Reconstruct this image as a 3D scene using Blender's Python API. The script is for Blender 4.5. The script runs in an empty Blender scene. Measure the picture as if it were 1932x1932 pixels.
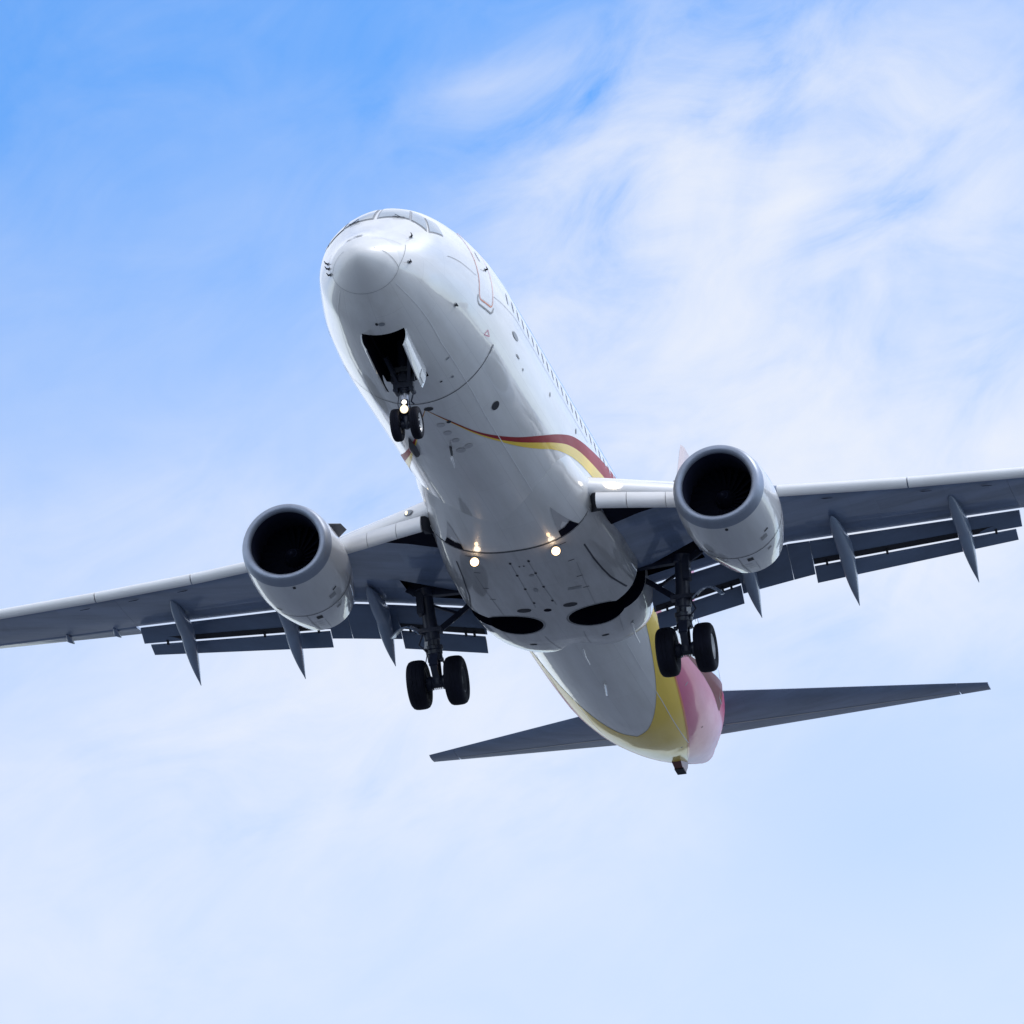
import bpy, bmesh, math, random
import numpy as np
from mathutils import Vector, Matrix

random.seed(7)
scene = bpy.context.scene
COL = scene.collection
rad = math.radians

# ------------------------------------------------------------------ camera, world, sun
# "plane" coordinates used below: x = metres aft of the nose, y = metres to port, z = up.
# Blender local coordinates of the aircraft: (port, aft, up).
def P(x, y, z):
    return Vector((y, x, z))

CAM_R = [[0.2114757, 0.9753856, -0.0624571], [0.3350341, -0.1323736, -0.9328609], [0.9181667, -0.1763521, 0.3547813]]
CAM_C = (-144.95171, 30.70353, -62.83971)
CAM_F = 14864.436 / 1932.0 * 36.0
PITCH = Matrix.Rotation(rad(-2.5), 4, 'X')          # approach attitude: nose a little up

cam_off = PITCH @ P(*CAM_C)
ROOT_LOC = Vector((0.0, 0.0, 1.75 - cam_off.z))      # the photographer stands on the ground
def cam_axis(i):
    r = CAM_R[i]
    return (PITCH.to_3x3() @ P(*r)).normalized()
VR, VD, VF = cam_axis(0), cam_axis(1), cam_axis(2)
cam_data = bpy.data.cameras.new("camera")
cam = bpy.data.objects.new("camera", cam_data)
COL.objects.link(cam)
m = Matrix(((VR.x, -VD.x, -VF.x), (VR.y, -VD.y, -VF.y), (VR.z, -VD.z, -VF.z))).to_4x4()
m.translation = ROOT_LOC + cam_off
cam.matrix_world = m
cam_data.sensor_width = 36.0
cam_data.lens = CAM_F
cam_data.clip_start = 1.0
cam_data.clip_end = 60000.0
scene.camera = cam

SUN_EL, SUN_AZ = 50.0, 62.0                          # azimuth clockwise from +Y (the view direction)
sun_dir = Vector((math.sin(rad(SUN_AZ)) * math.cos(rad(SUN_EL)), math.cos(rad(SUN_AZ)) * math.cos(rad(SUN_EL)), math.sin(rad(SUN_EL))))
sl = bpy.data.lights.new("sun", 'SUN')
sl.energy = 1.5
sl.angle = rad(10)          # veiled by thin cloud
sl.color = (1.0, 0.95, 0.88)
sun = bpy.data.objects.new("sun", sl)
COL.objects.link(sun)
sun.rotation_euler = sun_dir.to_track_quat('Z', 'Y').to_euler()

scene.view_settings.view_transform = 'Standard'
scene.view_settings.look = 'None'
scene.view_settings.exposure = 0.0
scene.view_settings.gamma = 1.0
scene.render.engine = 'CYCLES'
scene.cycles.max_bounces = 8

def build_world():
    w = bpy.data.worlds.new("World")
    scene.world = w
    w.use_nodes = True
    nt = w.node_tree
    nt.nodes.clear()
    N, L = nt.nodes.new, nt.links.new
    def math_(op, a, b=None, clamp=False):
        n = N('ShaderNodeMath'); n.operation = op; n.use_clamp = clamp
        for i, v in enumerate((a, b)):
            if v is None: continue
            if isinstance(v, (int, float)): n.inputs[i].default_value = v
            else: L(v, n.inputs[i])
        return n.outputs[0]
    tc = N('ShaderNodeTexCoord')
    def dot(v):
        n = N('ShaderNodeVectorMath'); n.operation = 'DOT_PRODUCT'
        L(tc.outputs['Generated'], n.inputs[0]); n.inputs[1].default_value = v
        return n.outputs['Value']
    # Nishita sky
    sky = N('ShaderNodeTexSky'); sky.sky_type = 'NISHITA'; sky.sun_disc = False
    sky.sun_elevation = rad(SUN_EL); sky.sun_rotation = rad(SUN_AZ)
    sky.air_density = 1.0; sky.dust_density = 0.3; sky.ozone_density = 3.0
    tint = N('ShaderNodeMix'); tint.data_type = 'RGBA'; tint.blend_type = 'MULTIPLY'
    tint.inputs['Factor'].default_value = 1.0
    L(sky.outputs[0], tint.inputs['A']); tint.inputs['B'].default_value = SKY_TINT
    # tangent plane of the sky around a fixed bearing (unit: tan of the angle)
    fwd = math_('MAXIMUM', dot(VF), 0.02)
    u = math_('MULTIPLY', math_('DIVIDE', dot(VR), fwd), CAM_F / 36.0 * 2.0)
    v = math_('MULTIPLY', math_('DIVIDE', dot(VD), fwd), CAM_F / 36.0 * 2.0)
    comb = N('ShaderNodeCombineXYZ'); L(u, comb.inputs[0]); L(v, comb.inputs[1])
    def fbm(scale, rot, sx, sy, detail, rough, dist, off=(0, 0, 0)):
        mp = N('ShaderNodeMapping'); mp.vector_type = 'TEXTURE'
        mp.inputs['Location'].default_value = off
        mp.inputs['Rotation'].default_value = (0, 0, rad(rot)); mp.inputs['Scale'].default_value = (1 / sx, 1 / sy, 1)
        L(comb.outputs[0], mp.inputs[0])
        n = N('ShaderNodeTexNoise'); n.inputs['Scale'].default_value = scale; n.inputs['Detail'].default_value = detail
        n.inputs['Roughness'].default_value = rough; n.inputs['Distortion'].default_value = dist
        L(mp.outputs[0], n.inputs['Vector'])
        return n.outputs['Fac']
    n1 = fbm(1.7, -38, 0.9, 1.3, 10, 0.56, 0.7, (0.3, 1.1, 0))
    n2 = fbm(3.6, -28, 0.75, 1.45, 10, 0.60, 0.8, (4.0, 2.0, 1))
    n3 = fbm(1.0, -12, 0.8, 1.4, 5, 0.5, 0.2, (9.0, 1.0, 3))
    nz = math_('ADD', math_('ADD', math_('MULTIPLY', n1, 0.4), math_('MULTIPLY', n2, 0.4)), math_('MULTIPLY', n3, 0.2))
    # broad cloud fields at their bearings
    total = None
    for (cx, cy, rx, ry, rot, amp) in CLOUDS:
        ca, sa = math.cos(rad(rot)), math.sin(rad(rot))
        du, dv = math_('SUBTRACT', u, cx), math_('SUBTRACT', v, cy)
        a = math_('DIVIDE', math_('ADD', math_('MULTIPLY', du, ca), math_('MULTIPLY', dv, sa)), rx)
        b = math_('DIVIDE', math_('SUBTRACT', math_('MULTIPLY', dv, ca), math_('MULTIPLY', du, sa)), ry)
        d2 = math_('ADD', math_('MULTIPLY', a, a), math_('MULTIPLY', b, b))
        gss = math_('MULTIPLY', math_('POWER', 2.718, math_('MULTIPLY', d2, -1.0)), amp)
        total = gss if total is None else math_('ADD', total, gss)
    # thin veil growing towards the horizon
    veil = N('ShaderNodeMapRange'); veil.interpolation_type = 'SMOOTHSTEP'
    L(v, veil.inputs[0]); veil.inputs[1].default_value = -1.15; veil.inputs[2].default_value = 1.1
    veil.inputs[3].default_value = 0.0; veil.inputs[4].default_value = VEIL
    dens = math_('ADD', math_('MULTIPLY', total, math_('ADD', 0.3, math_('MULTIPLY', math_('SUBTRACT', nz, 0.39), 6.5))), veil.outputs[0])
    dens = math_('ADD', dens, math_('MULTIPLY', math_('SUBTRACT', nz, 0.48), 0.55))
    # away from this window of sky: scattered cloud everywhere
    far = N('ShaderNodeMapRange'); L(dot(VF), far.inputs[0]); far.inputs[1].default_value = 0.985; far.inputs[2].default_value = 0.995
    nb = N('ShaderNodeTexNoise'); nb.inputs['Scale'].default_value = 2.6; nb.inputs['Detail'].default_value = 6
    L(tc.outputs['Generated'], nb.inputs['Vector'])
    dn = math_('MULTIPLY', math_('SUBTRACT', nb.outputs['Fac'], 0.25), 2.8, True)
    mixd = N('ShaderNodeMix'); mixd.data_type = 'FLOAT'; mixd.clamp_factor = True
    L(far.outputs[0], mixd.inputs['Factor']); L(dn, mixd.inputs[2]); L(dens, mixd.inputs[3])
    dcl = math_('SUBTRACT', 1.0, math_('POWER', 2.718, math_('MULTIPLY', math_('MAXIMUM', mixd.outputs[0], 0.0), -1.22)))
    mix = N('ShaderNodeMix'); mix.data_type = 'RGBA'
    L(dcl, mix.inputs['Factor']); L(tint.outputs['Result'], mix.inputs['A']); 
    # unseen clouds outside the view, brightened to light the aircraft
    ccol = N('ShaderNodeMix'); ccol.data_type = 'RGBA'; L(far.outputs[0], ccol.inputs['Factor'])
    ccol.inputs['A'].default_value = (10.2, 10.3, 10.5, 1.0); ccol.inputs['B'].default_value = CLOUD_COL
    L(ccol.outputs['Result'], mix.inputs['B'])
    bg = N('ShaderNodeBackground'); bg.inputs['Strength'].default_value = SKY_STRENGTH
    L(mix.outputs['Result'], bg.inputs['Color'])
    out = N('ShaderNodeOutputWorld'); L(bg.outputs[0], out.inputs[0])

SKY_STRENGTH = 0.14
SKY_TINT = (0.68, 1.12, 1.52, 1.0)
CLOUD_COL = (6.5, 6.65, 7.0, 1.0)
VEIL = 0.82
# centre (u right, v down, picture half width = 1), radii, rotation, amount
CLOUDS = [(0.42, -0.45, 0.52, 0.40, -38, 0.58), (0.62, -0.80, 0.60, 0.22, -22, 0.42), (0.19, -0.60, 0.20, 0.34, 18, 0.26), (0.95, -0.50, 0.30, 0.30, 0, 0.30),
          (0.76, -0.17, 0.50, 0.25, -6, 0.45), (0.81, 0.09, 0.45, 0.22, -6, 0.50), (-0.40, 0.38, 0.52, 0.28, -8, 0.55), (0.09, 0.55, 0.40, 0.22, 5, 0.25),
          (-0.74, 0.03, 0.40, 0.12, -12, 0.20), (-0.05, -0.84, 0.16, 0.05, -22, 0.22), (-0.9, 0.85, 0.5, 0.25, 0, 0.2), (0.66, 0.64, 0.45, 0.20, 0, -0.15)]
build_world()

# ------------------------------------------------------------------ materials
def new_mat(name):
    mt = bpy.data.materials.new(name); mt.use_nodes = True
    nt = mt.node_tree
    return mt, nt, nt.nodes['Principled BSDF']

def paint(name, col, rough=0.3, coat=1.0, coat_rough=0.03, metal=0.0, dirt=0.12, scale=(2.2, 0.25, 2.2), spec=0.5, panel=None, psize=(2.4, 0.75), ptone=0.95):
    mt, nt, b = new_mat(name)
    b.inputs['Roughness'].default_value = rough
    b.inputs['Metallic'].default_value = metal
    b.inputs['Coat Weight'].default_value = coat
    b.inputs['Coat Roughness'].default_value = coat_rough
    b.inputs['Specular IOR Level'].default_value = spec
    tc = nt.nodes.new('ShaderNodeTexCoord')
    mp = nt.nodes.new('ShaderNodeMapping'); mp.inputs['Scale'].default_value = scale
    nt.links.new(tc.outputs['Object'], mp.inputs[0])
    n = nt.nodes.new('ShaderNodeTexNoise'); n.inputs['Scale'].default_value = 1.0; n.inputs['Detail'].default_value = 8; n.inputs['Roughness'].default_value = 0.62
    nt.links.new(mp.outputs[0], n.inputs['Vector'])
    r = nt.nodes.new('ShaderNodeMapRange'); r.inputs[1].default_value = 0.38; r.inputs[2].default_value = 0.72
    nt.links.new(n.outputs['Fac'], r.inputs[0])
    mx = nt.nodes.new('ShaderNodeMix'); mx.data_type = 'RGBA'
    mx.inputs['A'].default_value = (*col, 1); mx.inputs['B'].default_value = (*(c * (1 - dirt * k) for c, k in zip(col, (1.9, 2.0, 2.2))), 1)
    nt.links.new(r.outputs[0], mx.inputs['Factor']); nt.links.new(mx.outputs['Result'], b.inputs['Base Color'])
    r2 = nt.nodes.new('ShaderNodeMapRange'); r2.inputs[3].default_value = rough * 0.8; r2.inputs[4].default_value = min(1, rough * 1.5)
    nt.links.new(n.outputs['Fac'], r2.inputs[0]); nt.links.new(r2.outputs[0], b.inputs['Roughness'])
    if panel:                                               # skin sheets: joints and slight tone differences from sheet to sheet
        sx = nt.nodes.new('ShaderNodeSeparateXYZ'); nt.links.new(tc.outputs['Object'], sx.inputs[0])
        cb = nt.nodes.new('ShaderNodeCombineXYZ')
        if panel == 'round':
            at = nt.nodes.new('ShaderNodeMath'); at.operation = 'ARCTAN2'; nt.links.new(sx.outputs[0], at.inputs[0])
            ng = nt.nodes.new('ShaderNodeMath'); ng.operation = 'MULTIPLY'; ng.inputs[1].default_value = -1; nt.links.new(sx.outputs[2], ng.inputs[0]); nt.links.new(ng.outputs[0], at.inputs[1])
            ml = nt.nodes.new('ShaderNodeMath'); ml.operation = 'MULTIPLY'; ml.inputs[1].default_value = 1.9; nt.links.new(at.outputs[0], ml.inputs[0])
            nt.links.new(sx.outputs[1], cb.inputs[0]); nt.links.new(ml.outputs[0], cb.inputs[1])
        else:
            nt.links.new(sx.outputs[0], cb.inputs[0]); nt.links.new(sx.outputs[1], cb.inputs[1])
        br = nt.nodes.new('ShaderNodeTexBrick'); br.inputs['Scale'].default_value = 1.0
        br.inputs['Brick Width'].default_value = psize[0]; br.inputs['Row Height'].default_value = psize[1]
        br.inputs['Mortar Size'].default_value = 0.006; br.inputs['Mortar Smooth'].default_value = 0.5; br.offset = 0.37
        br.inputs['Color1'].default_value = (1, 1, 1, 1); br.inputs['Color2'].default_value = (ptone, ptone, ptone, 1); br.inputs['Mortar'].default_value = (0.82, 0.82, 0.83, 1)
        nt.links.new(cb.outputs[0], br.inputs['Vector'])
        mm = nt.nodes.new('ShaderNodeMix'); mm.data_type = 'RGBA'; mm.blend_type = 'MULTIPLY'; mm.inputs['Factor'].default_value = 1.0
        nt.links.new(mx.outputs['Result'], mm.inputs['A']); nt.links.new(br.outputs['Color'], mm.inputs['B']); nt.links.new(mm.outputs['Result'], b.inputs['Base Color'])
    # the faint waviness of riveted skin
    n2 = nt.nodes.new('ShaderNodeTexNoise'); n2.inputs['Scale'].default_value = 1.6; n2.inputs['Detail'].default_value = 2
    nt.links.new(tc.outputs['Object'], n2.inputs['Vector'])
    bp = nt.nodes.new('ShaderNodeBump'); bp.inputs['Strength'].default_value = 0.25; bp.inputs['Distance'].default_value = 0.012
    nt.links.new(n2.outputs['Fac'], bp.inputs['Height'])
    nt.links.new(bp.outputs[0], b.inputs['Normal']); nt.links.new(bp.outputs[0], b.inputs['Coat Normal'])
    return mt

def emit(name, col, strength):
    mt, nt, b = new_mat(name)
    b.inputs['Base Color'].default_value = (*col, 1)
    b.inputs['Emission Color'].default_value = (*col, 1)
    b.inputs['Emission Strength'].default_value = strength
    return mt

M = {}
M['white'] = paint('white_paint', (0.80, 0.80, 0.79), 0.28, 1.0, 0.025, dirt=0.09, panel='round')
M['fairing'] = paint('fairing_grey_paint', (0.52, 0.52, 0.53), 0.3, 0.8, 0.05, dirt=0.12, scale=(3, 0.5, 3), panel='flat', psize=(0.9, 1.3), ptone=0.94)
M['nacelle'] = paint('nacelle_paint', (0.62, 0.63, 0.65), 0.28, 0.8, 0.04, dirt=0.08)
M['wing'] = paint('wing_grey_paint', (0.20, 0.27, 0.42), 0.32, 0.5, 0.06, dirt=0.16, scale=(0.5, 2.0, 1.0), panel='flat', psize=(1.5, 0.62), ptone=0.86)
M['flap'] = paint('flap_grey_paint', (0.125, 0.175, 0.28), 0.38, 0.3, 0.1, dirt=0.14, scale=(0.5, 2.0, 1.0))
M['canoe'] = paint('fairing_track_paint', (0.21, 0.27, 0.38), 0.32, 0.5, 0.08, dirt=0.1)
M['slat'] = paint('slat_white_paint', (0.86, 0.86, 0.86), 0.3, 0.6, 0.06, dirt=0.04, scale=(0.6, 2, 1))
M['lip'] = paint('bare_metal_lip', (0.33, 0.37, 0.45), 0.46, 0.0, 0.05, metal=0.9, dirt=0.06)
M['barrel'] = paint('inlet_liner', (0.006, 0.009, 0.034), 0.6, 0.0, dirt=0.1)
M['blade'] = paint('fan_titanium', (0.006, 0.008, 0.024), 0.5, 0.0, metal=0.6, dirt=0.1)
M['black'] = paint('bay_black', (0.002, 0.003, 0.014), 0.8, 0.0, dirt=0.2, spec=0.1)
M['dark'] = paint('seal_dark', (0.016, 0.018, 0.028), 0.55, 0.0, dirt=0.15)
M['gear'] = paint('gear_steel', (0.016, 0.022, 0.048), 0.42, 0.2, dirt=0.25)
M['chrome'] = paint('oleo_chrome', (0.35, 0.36, 0.40), 0.2, 0.0, metal=0.9, dirt=0.1)
M['tyre'] = paint('tyre_rubber', (0.004, 0.0052, 0.016), 0.75, 0.0, dirt=0.3, spec=0.25)
M['rim'] = paint('wheel_rim', (0.75, 0.76, 0.78), 0.4, 0.2, dirt=0.2)
M['hub'] = paint('wheel_hub', (0.05, 0.055, 0.07), 0.5, 0.0, dirt=0.2)
M['line'] = paint('panel_seam', (0.34, 0.35, 0.37), 0.5, 0.2, dirt=0.2)
M['seam_dark'] = paint('seam_black', (0.05, 0.055, 0.07), 0.5, 0.2, dirt=0.2)
M['pale_line'] = paint('pale_lap_joint', (0.90, 0.90, 0.90), 0.25, 0.6, dirt=0.02)
M['red'] = paint('livery_red', (0.34, 0.008, 0.014), 0.4, 0.08, 0.05, dirt=0.08, spec=0.2)
M['deep_red'] = paint('stab_reflection_red', (0.15, 0.004, 0.008), 0.4, 0.08, 0.05, dirt=0.08, spec=0.2)  # red of the rear flank, darkened as a painted stabilizer reflection
M['fin'] = paint('fin_paint', (0.72, 0.60, 0.60), 0.4, 0.3, 0.05, dirt=0.06)
M['yellow'] = paint('livery_yellow', (0.98, 0.67, 0.02), 0.32, 0.4, 0.05, dirt=0.06, spec=0.35)
M['pink'] = paint('sky_sheen_rose', (0.64, 0.065, 0.21), 0.34, 0.3, 0.06, dirt=0.06, spec=0.3)  # rear red with the bright sky reflection mixed into its colour
M['skid'] = paint('skid_brown_paint', (0.16, 0.03, 0.025), 0.4, 0.2, dirt=0.2)
M['radome'] = paint('radome_satin_paint', (0.77, 0.77, 0.765), 0.42, 0.4, 0.22, dirt=0.04)
M['orange'] = paint('door_outline_orange', (0.85, 0.22, 0.06), 0.4, 0.5, dirt=0.1)
M['glass'] = paint('cockpit_glass', (0.30, 0.36, 0.41), 0.08, 1.0, 0.0, dirt=0.1)
M['cabin_glass'] = paint('cabin_glass', (0.68, 0.70, 0.73), 0.1, 1.0, 0.0, dirt=0.1)
M['frame'] = paint('window_frame_grey', (0.28, 0.30, 0.33), 0.4, 0.3, dirt=0.1)
M['lamp_warm'] = emit('lamp_warm', (1.0, 0.80, 0.48), 1.7)
M['lamp_white'] = emit('lamp_white', (1.0, 0.92, 0.78), 4.0)
M['lamp_rim'] = emit('lamp_rim', (1.0, 0.70, 0.38), 1.1)

# ------------------------------------------------------------------ mesh helper
class MB:
    def __init__(self):
        self.v, self.f, self.mi, self.mats = [], [], [], []
    def mat(self, mt):
        if mt not in self.mats: self.mats.append(mt)
        return self.mats.index(mt)
    def add(self, verts, faces, mt):
        o = len(self.v); k = self.mat(mt)
        self.v += [Vector(p) for p in verts]
        for f in faces:
            self.f.append([i + o for i in f]); self.mi.append(k)
        return self
    def loft(self, rings, mt, closed=True, caps=True, skip=None):
        n = len(rings[0]); vs = [p for r in rings for p in r]; fs = []
        for i in range(len(rings) - 1):
            for j in range(n if closed else n - 1):
                if skip and skip(i, j): continue
                k = (j + 1) % n
                fs.append((i * n + j, i * n + k, (i + 1) * n + k, (i + 1) * n + j))
        if caps and closed:
            fs.append(tuple(range(n - 1, -1, -1))); b = (len(rings) - 1) * n
            fs.append(tuple(range(b, b + n)))
        return self.add(vs, fs, mt)
    def tube(self, path, radii, mt, n=16, caps=True):
        path = [Vector(p) for p in path]
        if isinstance(radii, (int, float)): radii = [radii] * len(path)
        rings = []; up = None
        for i, p in enumerate(path):
            t = (path[min(i + 1, len(path) - 1)] - path[max(i - 1, 0)]).normalized()
            if up is None:
                up = Vector((0, 0, 1)) if abs(t.z) < 0.9 else Vector((0, 1, 0))
            a = t.cross(up).normalized(); b = a.cross(t).normalized(); up = b
            rings.append([p + (a * math.cos(2 * math.pi * k / n) + b * math.sin(2 * math.pi * k / n)) * radii[i] for k in range(n)])
        return self.loft(rings, mt, True, caps)
    def step_tube(self, a, b, prof, mt, n=20):
        """stepped turned part from a to b; prof = [(fraction, radius)]"""
        a, b = Vector(a), Vector(b); t = (b - a).normalized()
        up = Vector((0, 1, 0)) if abs(t.y) < 0.9 else Vector((0, 0, 1))
        s = t.cross(up).normalized(); q = s.cross(t)
        rings = [[a.lerp(b, fr) + (s * math.cos(2 * math.pi * k / n) + q * math.sin(2 * math.pi * k / n)) * r for k in range(n)] for fr, r in prof]
        return self.loft(rings, mt)
    def box(self, c, size, mt, rot=None):
        c = Vector(c); R = rot or Matrix.Identity(3); vs = []
        for sx in (-1, 1):
            for sy in (-1, 1):
                for sz in (-1, 1):
                    vs.append(c + R @ Vector((sx * size[0] / 2, sy * size[1] / 2, sz * size[2] / 2)))
        return self.add(vs, [(0, 1, 3, 2), (4, 6, 7, 5), (0, 4, 5, 1), (2, 3, 7, 6), (0, 2, 6, 4), (1, 5, 7, 3)], mt)
    def bar(self, a, b, w, h, mt, up=(0, 0, 1)):
        a, b = Vector(a), Vector(b); t = b - a; L = t.length; t.normalize()
        u = Vector(up); s = t.cross(u).normalized(); u = s.cross(t)
        R = Matrix((s, t, u)).transposed()
        return self.box((a + b) / 2, (w, L, h), mt, R)
    def panel(self, grid, th, mt):
        """a thin curved sheet: grid of points rows x cols, thickened along its normal"""
        R, Cn = len(grid), len(grid[0]); g = [[Vector(p) for p in r] for r in grid]
        nr = []
        for i in range(R):
            row = []
            for j in range(Cn):
                a = g[min(i + 1, R - 1)][j] - g[max(i - 1, 0)][j]; b = g[i][min(j + 1, Cn - 1)] - g[i][max(j - 1, 0)]
                row.append(a.cross(b).normalized())
            nr.append(row)
        A = [g[i][j] + nr[i][j] * th / 2 for i in range(R) for j in range(Cn)]
        B = [g[i][j] - nr[i][j] * th / 2 for i in range(R) for j in range(Cn)]
        fs = []; o = R * Cn
        for i in range(R - 1):
            for j in range(Cn - 1):
                q = (i * Cn + j, i * Cn + j + 1, (i + 1) * Cn + j + 1, (i + 1) * Cn + j)
                fs.append(q); fs.append(tuple(k + o for k in reversed(q)))
        edge = [j for j in range(Cn)] + [i * Cn + Cn - 1 for i in range(1, R)] + [(R - 1) * Cn + j for j in range(Cn - 2, -1, -1)] + [i * Cn for i in range(R - 2, 0, -1)]
        for k in range(len(edge)):
            a, b = edge[k], edge[(k + 1) % len(edge)]
            fs.append((b, a, a + o, b + o))
        return self.add(A + B, fs, mt)
    def build(self, name, parent=None, smooth=35, recalc=True):
        me = bpy.data.meshes.new(name)
        me.from_pydata([tuple(p) for p in self.v], [], self.f)
        for mt in self.mats: me.materials.append(mt)
        me.polygons.foreach_set('material_index', self.mi)
        if recalc:
            bm = bmesh.new(); bm.from_mesh(me)
            bmesh.ops.recalc_face_normals(bm, faces=bm.faces); bm.to_mesh(me); bm.free()
        if smooth:
            me.polygons.foreach_set('use_smooth', [True] * len(me.polygons))
            me.set_sharp_from_angle(angle=rad(smooth))
        me.update()
        o = bpy.data.objects.new(name, me); COL.objects.link(o)
        if parent: o.parent = parent
        return o

def lerp(a, b, t): return a + (b - a) * t
def tab(x, xs, ys): return float(np.interp(x, xs, ys))

# ------------------------------------------------------------------ ground
def build_ground():
    mt, nt, b = new_mat('airfield_ground')
    b.inputs['Roughness'].default_value = 0.95
    tc = nt.nodes.new('ShaderNodeTexCoord')
    n1 = nt.nodes.new('ShaderNodeTexNoise'); n1.inputs['Scale'].default_value = 0.02; n1.inputs['Detail'].default_value = 10
    n2 = nt.nodes.new('ShaderNodeTexNoise'); n2.inputs['Scale'].default_value = 1.5; n2.inputs['Detail'].default_value = 8
    for n in (n1, n2): nt.links.new(tc.outputs['Object'], n.inputs['Vector'])
    r1 = nt.nodes.new('ShaderNodeValToRGB')
    e = r1.color_ramp.elements; e[0].position = 0.35; e[0].color = (0.066, 0.078, 0.098, 1); e[1].position = 0.68; e[1].color = (0.105, 0.120, 0.146, 1)
    nt.links.new(n1.outputs['Fac'], r1.inputs[0])
    mx = nt.nodes.new('ShaderNodeMix'); mx.data_type = 'RGBA'; mx.blend_type = 'OVERLAY'; mx.inputs['Factor'].default_value = 0.5
    nt.links.new(r1.outputs[0], mx.inputs['A']); nt.links.new(n2.outputs['Color'], mx.inputs['B'])
    nt.links.new(mx.outputs['Result'], b.inputs['Base Color'])
    n = 96; mb = MB(); rings = []
    for r in (5, 60, 200, 800, 3000, 9000, 25000):
        rings.append([Vector((r * math.cos(2 * math.pi * k / n), r * math.sin(2 * math.pi * k / n) - 60, 0)) for k in range(n)])
    mb.loft(rings, mt, True, False); mb.add(rings[0], [tuple(range(n))], mt)
    o = mb.build('ground', None, 0)
    o['kind'] = 'structure'
build_ground()

# ------------------------------------------------------------------ the airliner
root = bpy.data.objects.new('airliner', None)
COL.objects.link(root)
root.location = ROOT_LOC
root.rotation_euler = (rad(-2.5), 0, 0)
root['label'] = 'white twin engine jet airliner on landing approach with wheels down and yellow red stripes'
root['category'] = 'airliner'

# ---- fuselage surface
FT = np.array([
[0.00,-0.78,-0.78,0.00,-0.78],
[0.03,-0.68,-0.88,0.10,-0.78],
[0.10,-0.58,-0.965,0.20,-0.77],
[0.25,-0.45,-1.075,0.345,-0.76],
[0.50,-0.27,-1.21,0.53,-0.74],
[0.80,-0.08,-1.345,0.715,-0.71],
[1.20, 0.15,-1.50,0.92,-0.65],
[1.60, 0.42,-1.64,1.11,-0.56],
[2.00, 0.75,-1.72,1.23,-0.40],
[2.40, 1.08,-1.78,1.33,-0.26],
[2.80, 1.32,-1.83,1.42,-0.16],
[3.30, 1.53,-1.88,1.52,-0.08],
[4.00, 1.73,-1.92,1.64,-0.03],
[5.00, 1.90,-1.95,1.77, 0.09],
[6.00, 2.00,-1.96,1.85, 0.15],
[7.00, 2.04,-1.96,1.88, 0.17],
[8.00, 2.05,-1.96,1.88, 0.17],
[12.0, 2.05,-1.96,1.88, 0.17],
[20.0, 2.05,-1.96,1.88, 0.17],
[24.5, 2.05,-1.96,1.88, 0.17],
[26.0, 2.05,-1.93,1.88, 0.17],
[28.0, 2.05,-1.86,1.86, 0.20],
[30.0, 2.04,-1.62,1.76, 0.28],
[32.0, 2.00,-1.22,1.56, 0.42],
[34.0, 1.92,-0.72,1.27, 0.56],
[36.0, 1.80,-0.13,0.80, 0.73],
[37.3, 1.54, 0.30,0.44, 0.84],
[38.0, 1.26, 0.57,0.25, 0.87],
[38.2, 1.02, 0.76,0.12, 0.88],
])
def pchip(xs, ys):
    h = np.diff(xs); d = np.diff(ys) / h; mm = np.zeros(len(xs))
    for i in range(1, len(xs) - 1):
        if d[i - 1] * d[i] > 0:
            w1 = 2 * h[i] + h[i - 1]; w2 = h[i] + 2 * h[i - 1]
            mm[i] = (w1 + w2) / (w1 / d[i - 1] + w2 / d[i])
    mm[0] = d[0]; mm[-1] = d[-1]
    def fn(x):
        x = min(max(x, xs[0]), xs[-1]); i = max(0, min(int(np.searchsorted(xs, x, side='right')) - 1, len(xs) - 2))
        t = (x - xs[i]) / h[i]
        return (1 + 2 * t) * (1 - t) ** 2 * ys[i] + t * (1 - t) ** 2 * h[i] * mm[i] + t * t * (3 - 2 * t) * ys[i + 1] + t * t * (t - 1) * h[i] * mm[i + 1]
    return fn
FN = [pchip(np.sqrt(FT[:, 0]), FT[:, k]) for k in range(1, 5)]
def fus(x):
    s = math.sqrt(max(x, 0.0)); return [float(fn(s)) for fn in FN]
def fsurf(x, phi):
    """phi in degrees from the keel, positive to port, 180 = crown"""
    zt, zb, w, zc = fus(x); c, s = math.cos(rad(phi)), math.sin(rad(phi))
    return P(x, w * s, zc - ((zc - zb) if c > 0 else (zt - zc)) * c)
def fnormal(x, phi):
    e = 0.02
    a = fsurf(x + e, phi) - fsurf(max(x - e, 1e-4), phi); b = fsurf(x, phi + 1) - fsurf(x, phi - 1)
    n = b.cross(a).normalized()
    zt, zb, w, zc = fus(x)
    c = P(x, 0, zc)
    if n.dot(fsurf(x, phi) - c) < 0: n = -n
    return n
def fpt(x, phi, off=0.0):
    return fsurf(x, phi) + fnormal(x, phi) * off
def phi_of_y(x, y):
    zt, zb, w, zc = fus(x)
    return math.degrees(math.asin(max(-1, min(1, y / w))))

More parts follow.
